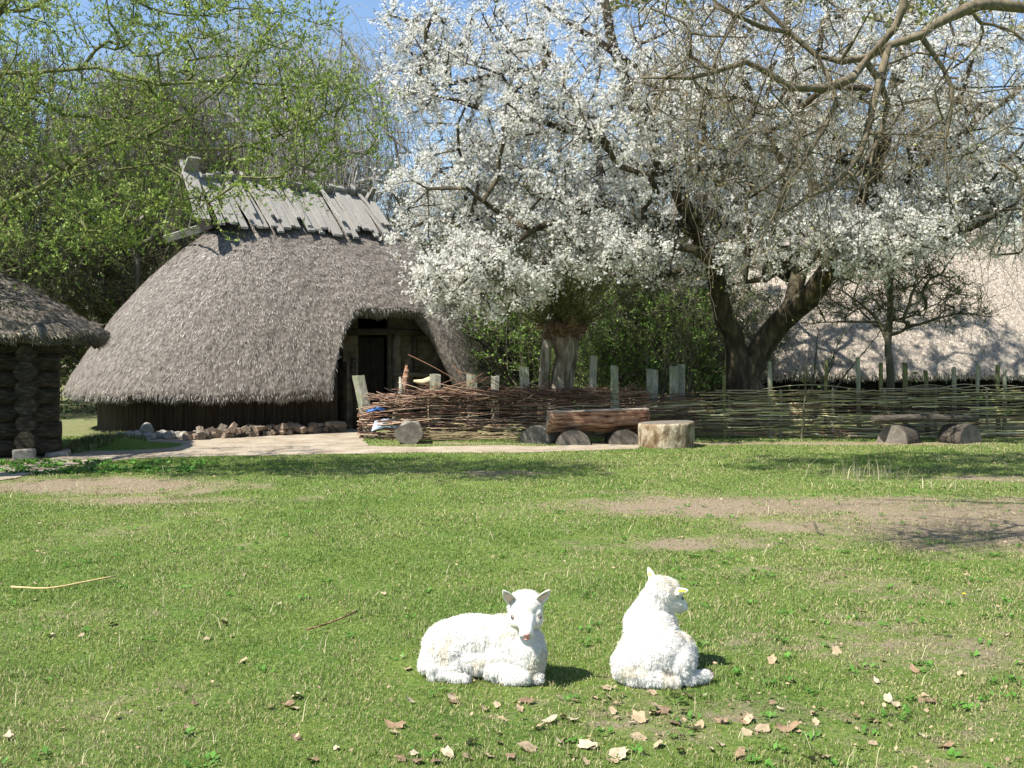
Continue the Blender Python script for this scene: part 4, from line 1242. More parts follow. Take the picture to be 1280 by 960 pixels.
# --- house on the right, behind the woven fence
def right_house():
    c = (12.2, 28.4)
    root = empty('thatched_house', (c[0], c[1], 0), R(-3))
    tag(root, 'long house with pale sunlit thatched roof behind the green woven fence', 'house')
    thatch_roof(root, c, R(-3), 8.0, 3.6, 4.0, -5.2, 5.2, 1.05, 5.2, 0.3, NT=420, NS=80, nstraw=190000, cols=PINKTH, seed=14, width=0.011, fringe=12000, bulge=0.05)
    m = MB()
    x, y, L = superell(8.0 - 1.1, 3.6 - 1.1, 4)
    n = 60; tt = np.linspace(0, L[-1], n, endpoint=False)
    for k in range(n):
        a0 = np.interp(tt[k], L, np.append(x, x[0])); b0 = np.interp(tt[k], L, np.append(y, y[0]))
        t1 = (tt[k] + L[-1] / n) % L[-1]
        a1 = np.interp(t1, L, np.append(x, x[0])); b1 = np.interp(t1, L, np.append(y, y[0]))
        p = Vector((c[0] + a0, c[1] - b0, 0)); q = Vector((c[0] + a1, c[1] - b1, 0))
        nn = (q - p).cross(Vector((0, 0, 1))).normalized() * 0.05
        V = [p - nn, q - nn, q + nn, p + nn]
        V = [v + Vector((0, 0, -0.05)) for v in V] + [v + Vector((0, 0, 1.75)) for v in V]
        m.add(V, [(0, 1, 5, 4), (1, 2, 6, 5), (2, 3, 7, 6), (3, 0, 4, 7), (4, 5, 6, 7)])
    m.build('wall', M_shade_dark, root)  # near-black colour stands in for the shade under the eave
    for k in range(7):
        p = MB(); xx = c[0] - 6.6 + 2.1 * k
        p.tube([(xx, c[1] - 3.0, -0.1), (xx + 0.03, c[1] - 3.0, 0.7), (xx, c[1] - 3.0, 1.25)], 0.09, 8, wob=0.2)
        p.build('post', M_log_wood, root, smooth=True)
right_house()

# --- log cabin at the left edge
def cabin():
    rot = R(17)
    ox, oy = -7.0, 15.85                     # front right corner
    root = empty('log_cabin', (ox - 1.8, oy + 0.8, 0))
    tag(root, 'dark log cabin with a shaggy thatched roof at the left edge', 'cabin')
    cu, su = math.cos(rot), math.sin(rot)
    def w(a, b, z): return Vector((ox + a * cu - b * su, oy + a * su + b * cu, z))
    rad = 0.145
    for k in range(7):
        z = 0.13 + k * 0.262
        m = MB()
        j = random.uniform(-0.05, 0.05)
        m.tube([w(-4.2, 0, z), w(-2, 0.01, z + 0.012), w(-0.9, -0.01, z), w(j, 0, z)], [rad, rad * 1.04, rad, rad * (0.95 + random.random() * 0.1)], 12, wob=0.2)
        m.build('wall_log', M_log_wood, root, smooth=True)
        z2 = z + 0.13
        m = MB()
        j = random.uniform(-0.06, 0.06)
        m.tube([w(-0.43, -0.40 + j, z2), w(-0.43, 1.0, z2 + 0.01), w(-0.43, 2.2, z2)], [rad * random.uniform(0.9, 1.05), rad, rad], 12, wob=0.2)
        m.build('side_log', M_log_wood, root, smooth=True)
    Mz = Matrix.Rotation(rot, 3, 'Z')
    m = MB(); m.box(w(-0.43, -0.38, 0.05), (0.3, 0.4, 0.18), Mz, 0.03); m.build('footing', M_stone, root, bevel=0.03)
    m = MB(); m.box(w(-0.02, -0.02, 0.0), (0.34, 0.36, 0.14), Mz, 0.03); m.build('footing', M_stone, root, bevel=0.03)
    c = w(-2.75, 1.0, 0)
    thatch_roof(root, (c.x, c.y), rot, 3.35, 1.65, 4.2, -1.3, 1.3, 1.90, 3.12, 0.24, NT=260, NS=70, nstraw=60000, cols=DARKTH, seed=24, width=0.013, fringe=14000, wob=0.07)
cabin()

# ------------------------------------------------------------------ fences
def rod_mesh(rods, parent, name, local=True):
    """rods: list of (points array (k,3), r0, r1, colour)"""
    Vs = []; Fs = []; Ts = []; off = 0; sides = 5
    for P, r0, r1, col in rods:
        k = len(P)
        d = np.gradient(P, axis=0); d /= np.linalg.norm(d, axis=1)[:, None] + 1e-9
        ref = np.array([0.05, 0.1, 1.0]); a = np.cross(d, ref); a /= np.linalg.norm(a, axis=1)[:, None] + 1e-9; b = np.cross(d, a)
        th = np.arange(sides) * 2 * np.pi / sides
        r = np.linspace(r0, r1, k)
        V = P[:, None] + r[:, None, None] * (a[:, None] * np.cos(th)[None, :, None] + b[:, None] * np.sin(th)[None, :, None])
        i = off + np.arange(k - 1)[:, None] * sides
        q = np.arange(sides); q2 = (q + 1) % sides
        Fc = np.stack([i + q, i + q2, i + sides + q2, i + sides + q], -1).reshape(-1, 4)
        Vs.append(V.reshape(-1, 3)); Fs.append(Fc); Ts.append(np.repeat(np.array(col)[None], len(Fc), 0)); off += k * sides
    return npmesh(name, np.concatenate(Vs), [np.concatenate(Fs)], M_rod, parent, tint=np.concatenate(Ts), smooth=True)

def poly_sampler(pts):
    P = np.array(resample([Vector((p[0], p[1], 0)) for p in pts], 0.1))[:, :2]
    L = np.concatenate([[0], np.cumsum(np.linalg.norm(np.diff(P, axis=0), axis=1))])
    def at(s):
        x = np.interp(s, L, P[:, 0]); y = np.interp(s, L, P[:, 1])
        e = 0.05
        dx = np.interp(np.minimum(s + e, L[-1]), L, P[:, 0]) - np.interp(np.maximum(s - e, 0), L, P[:, 0])
        dy = np.interp(np.minimum(s + e, L[-1]), L, P[:, 1]) - np.interp(np.maximum(s - e, 0), L, P[:, 1])
        n = np.hypot(dx, dy) + 1e-9
        return x, y, -dy / n, dx / n
    return at, L[-1]

def weave(pts, height, spacing, course, rr, cols, rng, messy=0.0, lens=(1.6, 3.6), amp=0.035):
    at, Lt = poly_sampler(pts)
    rods = []
    zmax = max(height(s) for s in np.linspace(0, Lt, 60))
    ncourse = int(zmax / course)
    for c in range(ncourse):
        z0 = 0.03 + c * course
        s = rng.uniform(-1.5, 0)
        while s < Lt:
            ln = rng.uniform(*lens)
            a, b = max(s, 0), min(s + ln, Lt)
            s += ln * rng.uniform(0.55, 0.95)
            if b - a < 0.4: continue
            k = int((b - a) / 0.11) + 2
            q = np.linspace(a, b, k)
            hq = np.array([height(v) for v in q])
            x, y, nx, ny = at(q)
            off = amp * np.sin(np.pi * q / spacing + np.pi * (c % 2)) + rng.normal(0, 0.008, k)
            zz = z0 * (0.35 + 0.65 * hq / zmax) + 0.012 * np.sin(q * rng.uniform(1.5, 4) + rng.uniform(0, 6)) + rng.normal(0, 0.004, k)
            if messy:
                sl = rng.normal(0, messy); zz = zz + sl * (q - q.mean()) + messy * 0.25 * np.sin(q * 3 + rng.uniform(0, 6)); off = off + rng.normal(0, messy * 0.4)
            zz = np.maximum(zz, 0.012)
            ok = z0 < hq * 1.02
            if ok.mean() < 0.4: continue
            r = rng.uniform(*rr)
            col = np.array(cols[rng.integers(0, len(cols))]) * rng.uniform(0.35, 1.5)
            rods.append((np.stack([x + nx * off, y + ny * off, zz], 1), r, r * rng.uniform(0.45, 0.9), col))
    return rods, at, Lt

def stake(px, py_top, Y, wpx, root, lean=0.0, thick=0.5, z0=0.0, split=False, mat=None, name='stake', pointed=False):
    """split wooden stake from the ground up; height and width read at distance Y"""
    zt = EYE + (HZ - py_top) * Y / F
    x = (px - 640) * Y / F
    wd = wpx * Y / F
    m = MB()
    N = 6; V = []
    for k in range(N):
        u = k / (N - 1)
        z = -0.08 + (zt + 0.08) * u
        cx = x - lean * (1 - u)
        s_ = 1.0 + 0.15 * (1 - u) + random.uniform(-0.05, 0.05)
        if pointed and k == N - 1: s_ *= 0.45
        tz = [random.uniform(-0.03, 0.03) if k == N - 1 else 0 for _ in range(6)]
        hx, hy = wd / 2 * s_, wd / 2 * thick * s_
        shp = [(-hx, -hy * 0.5), (-hx * 0.1, -hy), (hx, -hy * 0.6), (hx * 0.9, hy * 0.7), (0, hy), (-hx * 0.9, hy * 0.6)]
        for q, (a, b) in enumerate(shp):
            V.append((cx + a + random.uniform(-0.006, 0.006), Y + b, z + tz[q]))
    Fc = []
    for k in range(N - 1):
        for q in range(6):
            Fc.append((k * 6 + q, k * 6 + (q + 1) % 6, (k + 1) * 6 + (q + 1) % 6, (k + 1) * 6 + q))
    Fc.append(tuple(range(5, -1, -1))); Fc.append(tuple((N - 1) * 6 + q for q in range(6)))
    m.add(V, Fc)
    return m.build(name, mat or M_stake, root)

def fences():
    rng = np.random.default_rng(5)
    # left: red-brown brushwood
    root = empty('brushwood_fence', (-0.2, 19.0, 0))
    tag(root, 'low woven fence of loose reddish brown brushwood with grey split stakes, beside the arched entrance', 'fence')
    ptsA = [(-2.75, 19.75), (-2.85, 19.2), (-2.55, 18.75), (-1.8, 18.55), (-0.6, 18.75), (0.6, 19.0), (1.7, 19.3), (2.6, 19.4)]
    def hA(s):
        return float(np.interp(s, [0, 0.8, 2.2, 3.6, 5.0, 6.5], [0.55, 0.62, 0.86, 0.86, 0.84, 0.80]))
    red = [(0.17, 0.085, 0.055), (0.11, 0.055, 0.04), (0.25, 0.15, 0.095), (0.10, 0.065, 0.05), (0.36, 0.25, 0.17)]
    tan_ = [(0.38, 0.30, 0.17), (0.30, 0.23, 0.13)]
    rods, at, Lt = weave(ptsA, hA, 0.55, 0.020, (0.007, 0.013), red, rng, messy=0.05, lens=(1.0, 2.4), amp=0.05)
    low, _, _ = weave(ptsA[3:], lambda s: 0.3, 0.55, 0.042, (0.012, 0.019), tan_, rng, messy=0.05, lens=(1.0, 2.2), amp=0.075)
    # loose brush heaped along the top
    for k in range(330):
        s = rng.uniform(1.2, Lt); L = rng.uniform(0.4, 1.3)
        q = np.linspace(0, 1, 7)
        x, y, nx, ny = at(np.clip(s + (q - 0.5) * L, 0, Lt))
        zt = hA(s) - 0.03 + rng.normal(0, 0.05)
        yo = rng.normal(0.02, 0.09)
        z = zt + rng.normal(0, 0.10) * (q - 0.5) * 2 + 0.04 * np.sin(q * 3 + rng.uniform(0, 6)) 
        r = rng.uniform(0.004, 0.009)
        rods.append((np.stack([x + nx * yo, y + ny * yo + rng.normal(0, 0.1) * (q - 0.5), z], 1), r, r * 0.5, np.array(red[rng.integers(0, 5)]) * rng.uniform(0.6, 1.4)))
    # long loose twigs poking up near the entrance
    for (x0, z0, x1, z1) in ((-1.15, 0.85, -0.4, 1.15), (-1.9, 1.55, -0.9, 1.0), (-1.1, 1.4, -0.75, 0.85), (-1.0, 1.25, -0.2, 0.95), (-0.9, 0.85, -0.55, 1.2), (-1.35, 0.9, -0.5, 1.1)):
        q = np.linspace(0, 1, 7)
        rods.append((np.stack([x0 + (x1 - x0) * q, 18.75 + 0 * q + rng.normal(0, 0.01, 7), z0 + (z1 - z0) * q + 0.03 * np.sin(q * 3)], 1), 0.009, 0.005, np.array((0.24, 0.13, 0.08))))
    # tangle on the ground at the foot
    for k in range(60):
        x0 = rng.uniform(-1.7, 1.2); q = np.linspace(0, 1, 6); L = rng.uniform(0.5, 1.2)
        y0 = 18.45 + rng.uniform(-0.12, 0.12)
        rods.append((np.stack([x0 + (q - 0.5) * L, y0 + rng.normal(0, 0.08) * q, 0.03 + 0.12 * rng.random() + rng.normal(0, 0.05) * (q - 0.5)], 1), 0.008, 0.005, np.array(tan_[rng.integers(0, 2)]) * rng.uniform(0.5, 1.2)))
    rod_mesh(rods + low, root, 'woven_rods')
    for args in ((448, 470, 18.95, 15, dict(lean=-0.26)), (544, 469, 18.62, 14, {}), (590, 468, 18.85, 13, {}), (619, 470, 18.95, 10, {}), (655, 460, 19.0, 12, dict(lean=-0.08)),
                 (742, 445, 19.35, 9, dict(lean=0.06)), (768, 458, 19.2, 10, {}), (815, 462, 19.6, 14, {}), (842, 458, 19.6, 11, {}), (852, 456, 19.75, 8, {})):
        stake(args[0], args[1], args[2] + 0.10, args[3], root, **args[4])
    # right: woven hazel
    root = empty('wattle_fence', (6.5, 18.95, 0))
    tag(root, 'long tight woven fence of mossy yellow green rods with thin pale posts', 'fence')
    ptsB = [(1.9, 19.55), (3.0, 19.25), (4.5, 19.05), (7.0, 18.95), (10.0, 19.0), (14.0, 19.2)]
    def hB(s): return float(np.interp(s, [0, 0.8, 2.0, 4, 12.5], [0.55, 0.72, 0.84, 0.90, 0.90]))
    gr = [(0.46, 0.42, 0.18), (0.30, 0.27, 0.11), (0.56, 0.50, 0.25), (0.10, 0.085, 0.05), (0.48, 0.43, 0.27), (0.28, 0.22, 0.14), (0.18, 0.10, 0.06)]
    rods, at, Lt = weave(ptsB, hB, 0.55, 0.022, (0.0075, 0.0125), gr, rng, messy=0.015, lens=(1.4, 3.0), amp=0.05)
    for k in range(16):
        s = rng.uniform(1.5, Lt - 1); L = rng.uniform(0.8, 1.8); q = np.linspace(0, 1, 9)
        x, y, nx, ny = at(np.clip(s + (q - 0.5) * L, 0, Lt))
        rods.append((np.stack([x, y + rng.normal(0, 0.03), hB(s) + 0.02 + 0.10 * np.sin(q * np.pi) * rng.random() + 0 * q], 1), 0.010, 0.006, np.array((0.36, 0.31, 0.2)) * rng.uniform(0.6, 1.2)))
    # red-brown rods where the two fences meet
    for k in range(70):
        s = rng.uniform(0, 1.7); L = rng.uniform(0.6, 1.6); q = np.linspace(0, 1, 8)
        x, y, nx, ny = at(np.clip(s + (q - 0.5) * L, 0, Lt))
        z = rng.uniform(0.1, hB(s) + 0.04) + rng.normal(0, 0.04) * (q - 0.5)
        rods.append((np.stack([x, y - 0.04 + rng.normal(0, 0.03), z + 0 * q], 1), 0.009, 0.005, np.array(red[rng.integers(0, 5)]) * rng.uniform(0.6, 1.2)))
    rod_mesh(rods, root, 'woven_rods')
    for (px, pt) in ((905, 470), (962, 452), (1033, 450), (1072, 447), (1101, 453), (1131, 452), (1157, 464), (1192, 460), (1222, 455), (1247, 457), (1256, 462), (1310, 458), (1360, 462), (1420, 456), (1480, 460)):
        stake(px, pt, 19.10, random.uniform(3.6, 5.2), root, thick=0.9, name='post', lean=random.uniform(-0.04, 0.04), mat=M_bark_mossy if px % 2 else M_stake)
    for k in range(14):
        x, y, _, _ = at(np.array([0.3 + k * 0.95]))
        px = 640 + float(x[0]) * F / float(y[0])
        stake(px, HZ - (hB(0.3 + k * 0.95) + 0.02 - EYE) * F / (float(y[0]) + 0.05), float(y[0]) + 0.05, 3.0, root, thick=0.9, name='post', mat=M_stake)
fences()

# ------------------------------------------------------------------ logs, benches, stump, stones, firewood
def half_log(name, c, r, length, ang, mat, root, flat='down', end_mat=None, squash=1.0, wob=0.06):
    """half-round log lying on its flat side; ang = axis direction in plan"""
    n = 14
    ax = Vector((math.cos(ang), math.sin(ang), 0)); sd_ = Vector((-math.sin(ang), math.cos(ang), 0))
    V = []; NL = 6
    for k in range(NL):
        u = k / (NL - 1) - 0.5
        for q in range(n + 1):
            th = math.pi * q / n
            rr = r * (1 + wob * noise.noise(Vector((q * 0.6, k * 0.5, c[0] * 3))))
            V.append(Vector(c) + ax * (u * length) + sd_ * (rr * math.cos(th)) + Vector((0, 0, rr * math.sin(th) * squash * (1 if flat == 'down' else -1))))
    m = MB(); Fc = []
    for k in range(NL - 1):
        for q in range(n):
            Fc.append((k * (n + 1) + q, k * (n + 1) + q + 1, (k + 1) * (n + 1) + q + 1, (k + 1) * (n + 1) + q))
        Fc.append((k * (n + 1) + n, k * (n + 1), (k + 1) * (n + 1), (k + 1) * (n + 1) + n))
    Fc.append(tuple(range(n, -1, -1))); Fc.append(tuple((NL - 1) * (n + 1) + q for q in range(n + 1)))
    m.add(V, Fc)
    o = m.build(name, mat, root, smooth=True)
    if end_mat:
        o.data.materials.append(end_mat)
        for p in o.data.polygons:
            if len(p.vertices) > 4: p.material_index = 1
    return o

def benches():
    Y = 17.9
    b = PX(748, 0, Y)
    root = empty('log_bench', (b.x, Y, 0))
    tag(root, 'sunlit bench made of a split reddish log on half round blocks, beside the stump', 'bench')
    # seat : flat topped log
    x0 = PX(684, 0, Y).x; x1 = PX(810, 0, Y).x; zt = EYE + (HZ - 514) * Y / F
    m = MB(); N = 16; S = 14; V = []
    for k in range(N):
        u = k / (N - 1); x = x0 + (x1 - x0) * u
        zz = zt + 0.05 * (u - 0.1)
        for q in range(S):
            th = math.pi * (1 + q / (S - 1))
            rr = 0.22 * (1 + 0.22 * noise.noise(Vector((u * 3, q * 0.5, 1))) + 0.14 * noise.noise(Vector((u * 4, q * 1.7, 4))))
            V.append((x + 0.02 * math.sin(q), Y + 1.0 * rr * math.cos(th) + 0.06 * u, zz + rr * 1.65 * math.sin(th) - 0.015 * (q in (0, S - 1))))
    Fc = []
    for k in range(N - 1):
        for q in range(S - 1):
            Fc.append((k * S + q, k * S + q + 1, (k + 1) * S + q + 1, (k + 1) * S + q))
    Fc.append(tuple(range(S - 1, -1, -1))); Fc.append(tuple((N - 1) * S + q for q in range(S)))
    m.add(V, Fc); seat = m.build('seat', M_red_wood, root, smooth=True)
    seat.data.materials.append(M_end)
    for p in seat.data.polygons:
        if len(p.vertices) > 4: p.material_index = 1
    m = MB(); V = []
    for k in range(N):
        u = k / (N - 1); x = x0 + (x1 - x0) * u; zz = zt + 0.05 * (u - 0.1) + 0.004
        for s_ in (-1, 1):
            for dz in (0, -0.014):
                V.append((x, Y + s_ * (0.205 + 0.035 * noise.noise(Vector((u * 5, s_, 0)))) + 0.06 * u, zz + dz + 0.006 * noise.noise(Vector((u * 7, s_, 3)))))
    Fc = []
    for k in range(N - 1):
        a = k * 4; b_ = (k + 1) * 4
        Fc += [(a, b_, b_ + 2, a + 2), (a + 1, a + 3, b_ + 3, b_ + 1), (a, a + 1, b_ + 1, b_), (a + 2, b_ + 2, b_ + 3, a + 3)]
    Fc += [(0, 2, 3, 1), ((N - 1) * 4, (N - 1) * 4 + 1, (N - 1) * 4 + 3, (N - 1) * 4 + 2)]
    m.add(V, Fc); m.build('seat_top', M_bench_top, root)
    half_log('support', (PX(716, 0, 17.8).x, 17.85, -0.01), 0.30, 0.6, R(88), M_log_wood, root, end_mat=M_end, squash=0.92)
    half_log('support', (PX(779, 0, 17.8).x, 17.95, -0.01), 0.28, 0.6, R(92), M_log_wood, root, end_mat=M_end, squash=0.98)
    o = half_log('log_block', (PX(676, 0, 18.1).x, 18.15, -0.01), 0.28, 0.5, R(60), M_bench_top, None, end_mat=M_end, squash=1.1)
    tag(o, 'half round log block lying on the ground at the left end of the sunlit bench', 'log')
    # stump
    Y = 17.35
    x = PX(833, 0, Y).x
    m = MB(); S = 36; V = []; hs = [-0.05, 0.03, 0.14, 0.26, 0.37, 0.41]
    for k, z in enumerate(hs):
        for q in range(S):
            th = 2 * math.pi * q / S
            rr = 0.455 * (1 + 0.035 * math.cos(2 * th + 1) + 0.05 * noise.noise(Vector((math.cos(th) * 2, math.sin(th) * 2, z * 2))) + 0.025 * noise.noise(Vector((math.cos(th) * 7, math.sin(th) * 7, z * 6))))
            if k == len(hs) - 1: rr *= 0.975
            V.append((x + rr * math.cos(th), Y + rr * math.sin(th), z + 0.02 * math.cos(th)))
    Fc = []
    for k in range(len(hs) - 1):
        for q in range(S):
            Fc.append((k * S + q, k * S + (q + 1) % S, (k + 1) * S + (q + 1) % S, (k + 1) * S + q))
    Fc.append(tuple((len(hs) - 1) * S + q for q in range(S)))
    m.add(V, Fc); st = m.build('tree_stump', M_stump, smooth=True)
    st.data.materials.append(M_end)
    for p in st.data.polygons:
        if len(p.vertices) > 4: p.material_index = 1
    tag(st, 'wide pale sawn stump with flaking bark at the right end of the bench', 'stump')
    # upright round log end by the fence
    m = MB(); Y = 17.75; x = PX(510, 0, Y).x; z = 0.19
    m.tube([(x + 0.03, Y - 0.02, z), (x + 0.01, Y + 0.15, z), (x - 0.02, Y + 0.5, z - 0.01)], [0.215, 0.225, 0.22], 22, wob=0.34)
    o = m.build('log_block', M_bark_grey, smooth=True); o.data.materials.append(M_end)
    for p in o.data.polygons:
        if len(p.vertices) > 4: p.material_index = 1
    tag(o, 'grey round log end facing out at the foot of the brushwood fence', 'log')
    # shaded bench on the right
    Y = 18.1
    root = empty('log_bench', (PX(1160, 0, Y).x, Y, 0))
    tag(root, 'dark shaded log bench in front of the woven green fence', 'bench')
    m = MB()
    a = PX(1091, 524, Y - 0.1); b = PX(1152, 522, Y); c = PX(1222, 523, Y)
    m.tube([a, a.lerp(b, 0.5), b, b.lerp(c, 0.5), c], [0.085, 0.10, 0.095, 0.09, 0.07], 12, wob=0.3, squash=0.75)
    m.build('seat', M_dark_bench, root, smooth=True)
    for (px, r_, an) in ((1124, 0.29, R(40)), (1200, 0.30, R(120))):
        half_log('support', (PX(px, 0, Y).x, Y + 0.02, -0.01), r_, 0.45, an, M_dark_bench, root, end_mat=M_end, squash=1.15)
benches()

def rock_mesh(name, r, seed, sq=(1, 1, 0.7)):
    bm = bmesh.new()
    bmesh.ops.create_icosphere(bm, subdivisions=3, radius=1)
    for v in bm.verts:
        n = 1 + 0.28 * noise.noise(v.co * 1.3 + Vector((seed, 0, 0))) + 0.08 * noise.noise(v.co * 4 + Vector((0, seed, 0)))
        v.co = Vector((v.co.x * sq[0], v.co.y * sq[1], v.co.z * sq[2])) * n * r
    for f in bm.faces: f.smooth = True
    me = bpy.data.meshes.new(name); bm.to_mesh(me); bm.free()
    me.materials.append(M_stone)
    return me

def stones():
    ms = [rock_mesh('fieldstone', 0.12, k * 3.1, (1.2, 1, 0.7 + 0.1 * k)) for k in range(4)]
    spots = [(152, 539, 0.9, 0), (163, 537, 1.1, 0), (172, 541, 1.0, 0), (182, 531, 1.0, 0.13), (189, 539, 1.0, 0), (200, 537, 1.1, 0), (213, 538, 0.95, 0), (222, 539, 0.8, 0), (178, 540, 1.0, 0), (232, 538, 0.9, 0), (244, 539, 0.8, 0), (252, 538, 0.75, 0)]
    for i, (px, py, k, z) in enumerate(spots):
        ys_ = 18.75 + (px - 150) * 0.002
        x = (px - 640) * ys_ / F
        o = bpy.data.objects.new('fieldstone', ms[i % 4]); COL.objects.link(o)
        o.location = (x, ys_ + random.uniform(-0.15, 0.1), 0.05 + z)
        o.rotation_euler = (random.uniform(-0.3, 0.3), random.uniform(-0.3, 0.3), random.uniform(0, 6))
        o.scale = (k, k, k)
        tag(o, 'rounded grey fieldstone heaped under the left eave of the large thatched house', 'stone', 'fieldstones heaped under the eave')
stones()

def firewood():
    """split billets stacked against the wall"""
    mats = [rough_mat('split_firewood', [(0.3, (0.08, 0.055, 0.038)), (0.5, (0.22, 0.165, 0.12)), (0.7, (0.40, 0.32, 0.24))], 6, (5, 5, 0.6), bump=0.7, bd=0.02),
            rough_mat('barked_firewood', [(0.3, (0.06, 0.045, 0.035)), (0.5, (0.15, 0.12, 0.09)), (0.7, (0.27, 0.23, 0.18))], 6, (5, 5, 0.6), bump=0.9, bd=0.02)]
    meshes = []
    for k in range(8):
        m = MB(); r = random.uniform(0.055, 0.085); L = random.uniform(0.34, 0.46)
        shp = [(0, 0), (1, 0.1), (0.95, 0.6), (0.6, 0.95), (0.1, 1)] if k % 2 else [(0, 0), (0.7, -0.35), (1.15, 0.2), (0.8, 0.8), (0.15, 0.75)]
        V = []
        for e in (-L / 2, 0, L / 2):
            for (a, b) in shp:
                V.append(((a - 0.5) * 2 * r + random.uniform(-0.008, 0.008), (b - 0.5) * 2 * r + random.uniform(-0.008, 0.008), e))
        Fc = [(q, (q + 1) % 5, 5 + (q + 1) % 5, 5 + q) for q in range(5)] + [(5 + q, 5 + (q + 1) % 5, 10 + (q + 1) % 5, 10 + q) for q in range(5)] + [(4, 3, 2, 1, 0), (10, 11, 12, 13, 14)]
        m.add(V, Fc)
        o = m.build('firewood', mats[k % 2 if k < 6 else 0]); meshes.append(o.data); bpy.data.objects.remove(o)
    i = 0
    for row in range(3):
        n = (40, 24, 0)[row]
        for k in range(n):
            u = (k + 0.5 * (row % 2) + random.uniform(-0.25, 0.25)) / n
            px = 236 + 14 * row + (428 - 236 - 14 * row) * u
            # follow the curved wall
            Yw = 18.95 + (px - 267) * 0.0095
            o = bpy.data.objects.new('firewood', meshes[random.randrange(8)]); COL.objects.link(o)
            x = (px - 640) * Yw / F
            o.location = (x, Yw + random.uniform(-0.1, 0.1), 0.055 + row * 0.085 + random.uniform(-0.01, 0.02))
            tilt = random.uniform(-0.6, 0.6)
            o.rotation_euler = (R(90) + random.uniform(-0.3, 0.3), random.uniform(0, 6), tilt * 1.6); k_ = random.uniform(0.6, 0.9); o.scale = (k_, k_, k_)
            tag(o, 'split billet of firewood in the low pile along the large house wall', 'firewood', 'firewood piled along the wall of the large thatched house')
            i += 1
firewood()

def odds():
    # things standing around the entrance behind the fence
    m = MB(); Y = 19.25
    p = PX(508, 456, Y)
    m.tube([(p.x, Y, -0.02), PX(507, 500, Y), PX(507, 475, Y), PX(508, 466, Y), p], [0.06, 0.06, 0.075, 0.06, 0.015], 9, wob=0.4)
    tag(m.build('wood_post', M_red_wood, smooth=True), 'brown pointed wooden post standing in the arched entrance', 'post')
    m = MB(); m.tube([PX(492, 545, 19.1), PX(499, 500, 19.1), PX(502, 488, 19.1), PX(500, 471, 19.1)], [0.08, 0.075, 0.055, 0.02], 8, wob=0.4)
    tag(m.build('wood_block', M_stake, smooth=True), 'pale pointed split wood block leaning just right of the leaning corner stake', 'wood block')
    m = MB(); m.tube([PX(517, 476, 19.1), PX(528, 478, 19.1), PX(537, 476, 19.15), PX(545, 472, 19.2)], [0.02, 0.065, 0.08, 0.06], 9, wob=0.4)
    c = PX(535, 500, 19.15)
    m.tube([(c.x + 0.06, 19.17, -0.02), PX(538, 500, 19.17), PX(539, 480, 19.17)], [0.06, 0.055, 0.05], 7)
    tag(m.build('wood_piece', rough_mat('yellow_wood', [(0.3, (0.34, 0.26, 0.14)), (0.7, (0.58, 0.48, 0.30))], 6), smooth=True), 'pale yellow bent piece of wood beside the first upright grey stake', 'wood piece')
    # bits of blue plastic sheet inside the fence
    def sheet(c, w_, h_, mat, label, seed):
        N = 8; V = []; 
        for a in range(N):
            for b in range(N):
                u, v = a / (N - 1) - 0.5, b / (N - 1) - 0.5
                V.append((c.x + u * w_ + 0.1 * v * w_, c.y + 0.05 * noise.noise(Vector((u * 4 + seed, v * 4, 0))) + 0.15 * v * h_, max(0.01, c.z + v * h_ * (0.8 + 0.5 * noise.noise(Vector((u * 3, seed, 0)))) + 0.03 * math.sin(u * 6 + seed))))
        Fc = [(a * N + b, (a + 1) * N + b, (a + 1) * N + b + 1, a * N + b + 1) for a in range(N - 1) for b in range(N - 1)]
        m = MB(); m.add(V, Fc)
        o = m.build('plastic_sheet', mat, smooth=True)
        sm = o.modifiers.new('thickness', 'SOLIDIFY'); sm.thickness = 0.004
        tag(o, label, 'sheet')
    Mb, n, b, _ = new_mat('blue_plastic'); b.inputs['Base Color'].default_value = (0.06, 0.19, 0.55, 1); b.inputs['Roughness'].default_value = 0.4
    Mp, n, b, _ = new_mat('pale_plastic'); b.inputs['Base Color'].default_value = (0.42, 0.50, 0.58, 1); b.inputs['Roughness'].default_value = 0.45
    sheet(PX(470, 512, 18.66), 0.34, 0.07, Mb, 'bright blue plastic scrap tucked into the woven fence near its corner stake', 1)
    sheet(PX(485, 531, 18.62), 0.55, 0.20, Mp, 'pale grey blue sheet showing through the low brushwood left of the round log', 2)
odds()

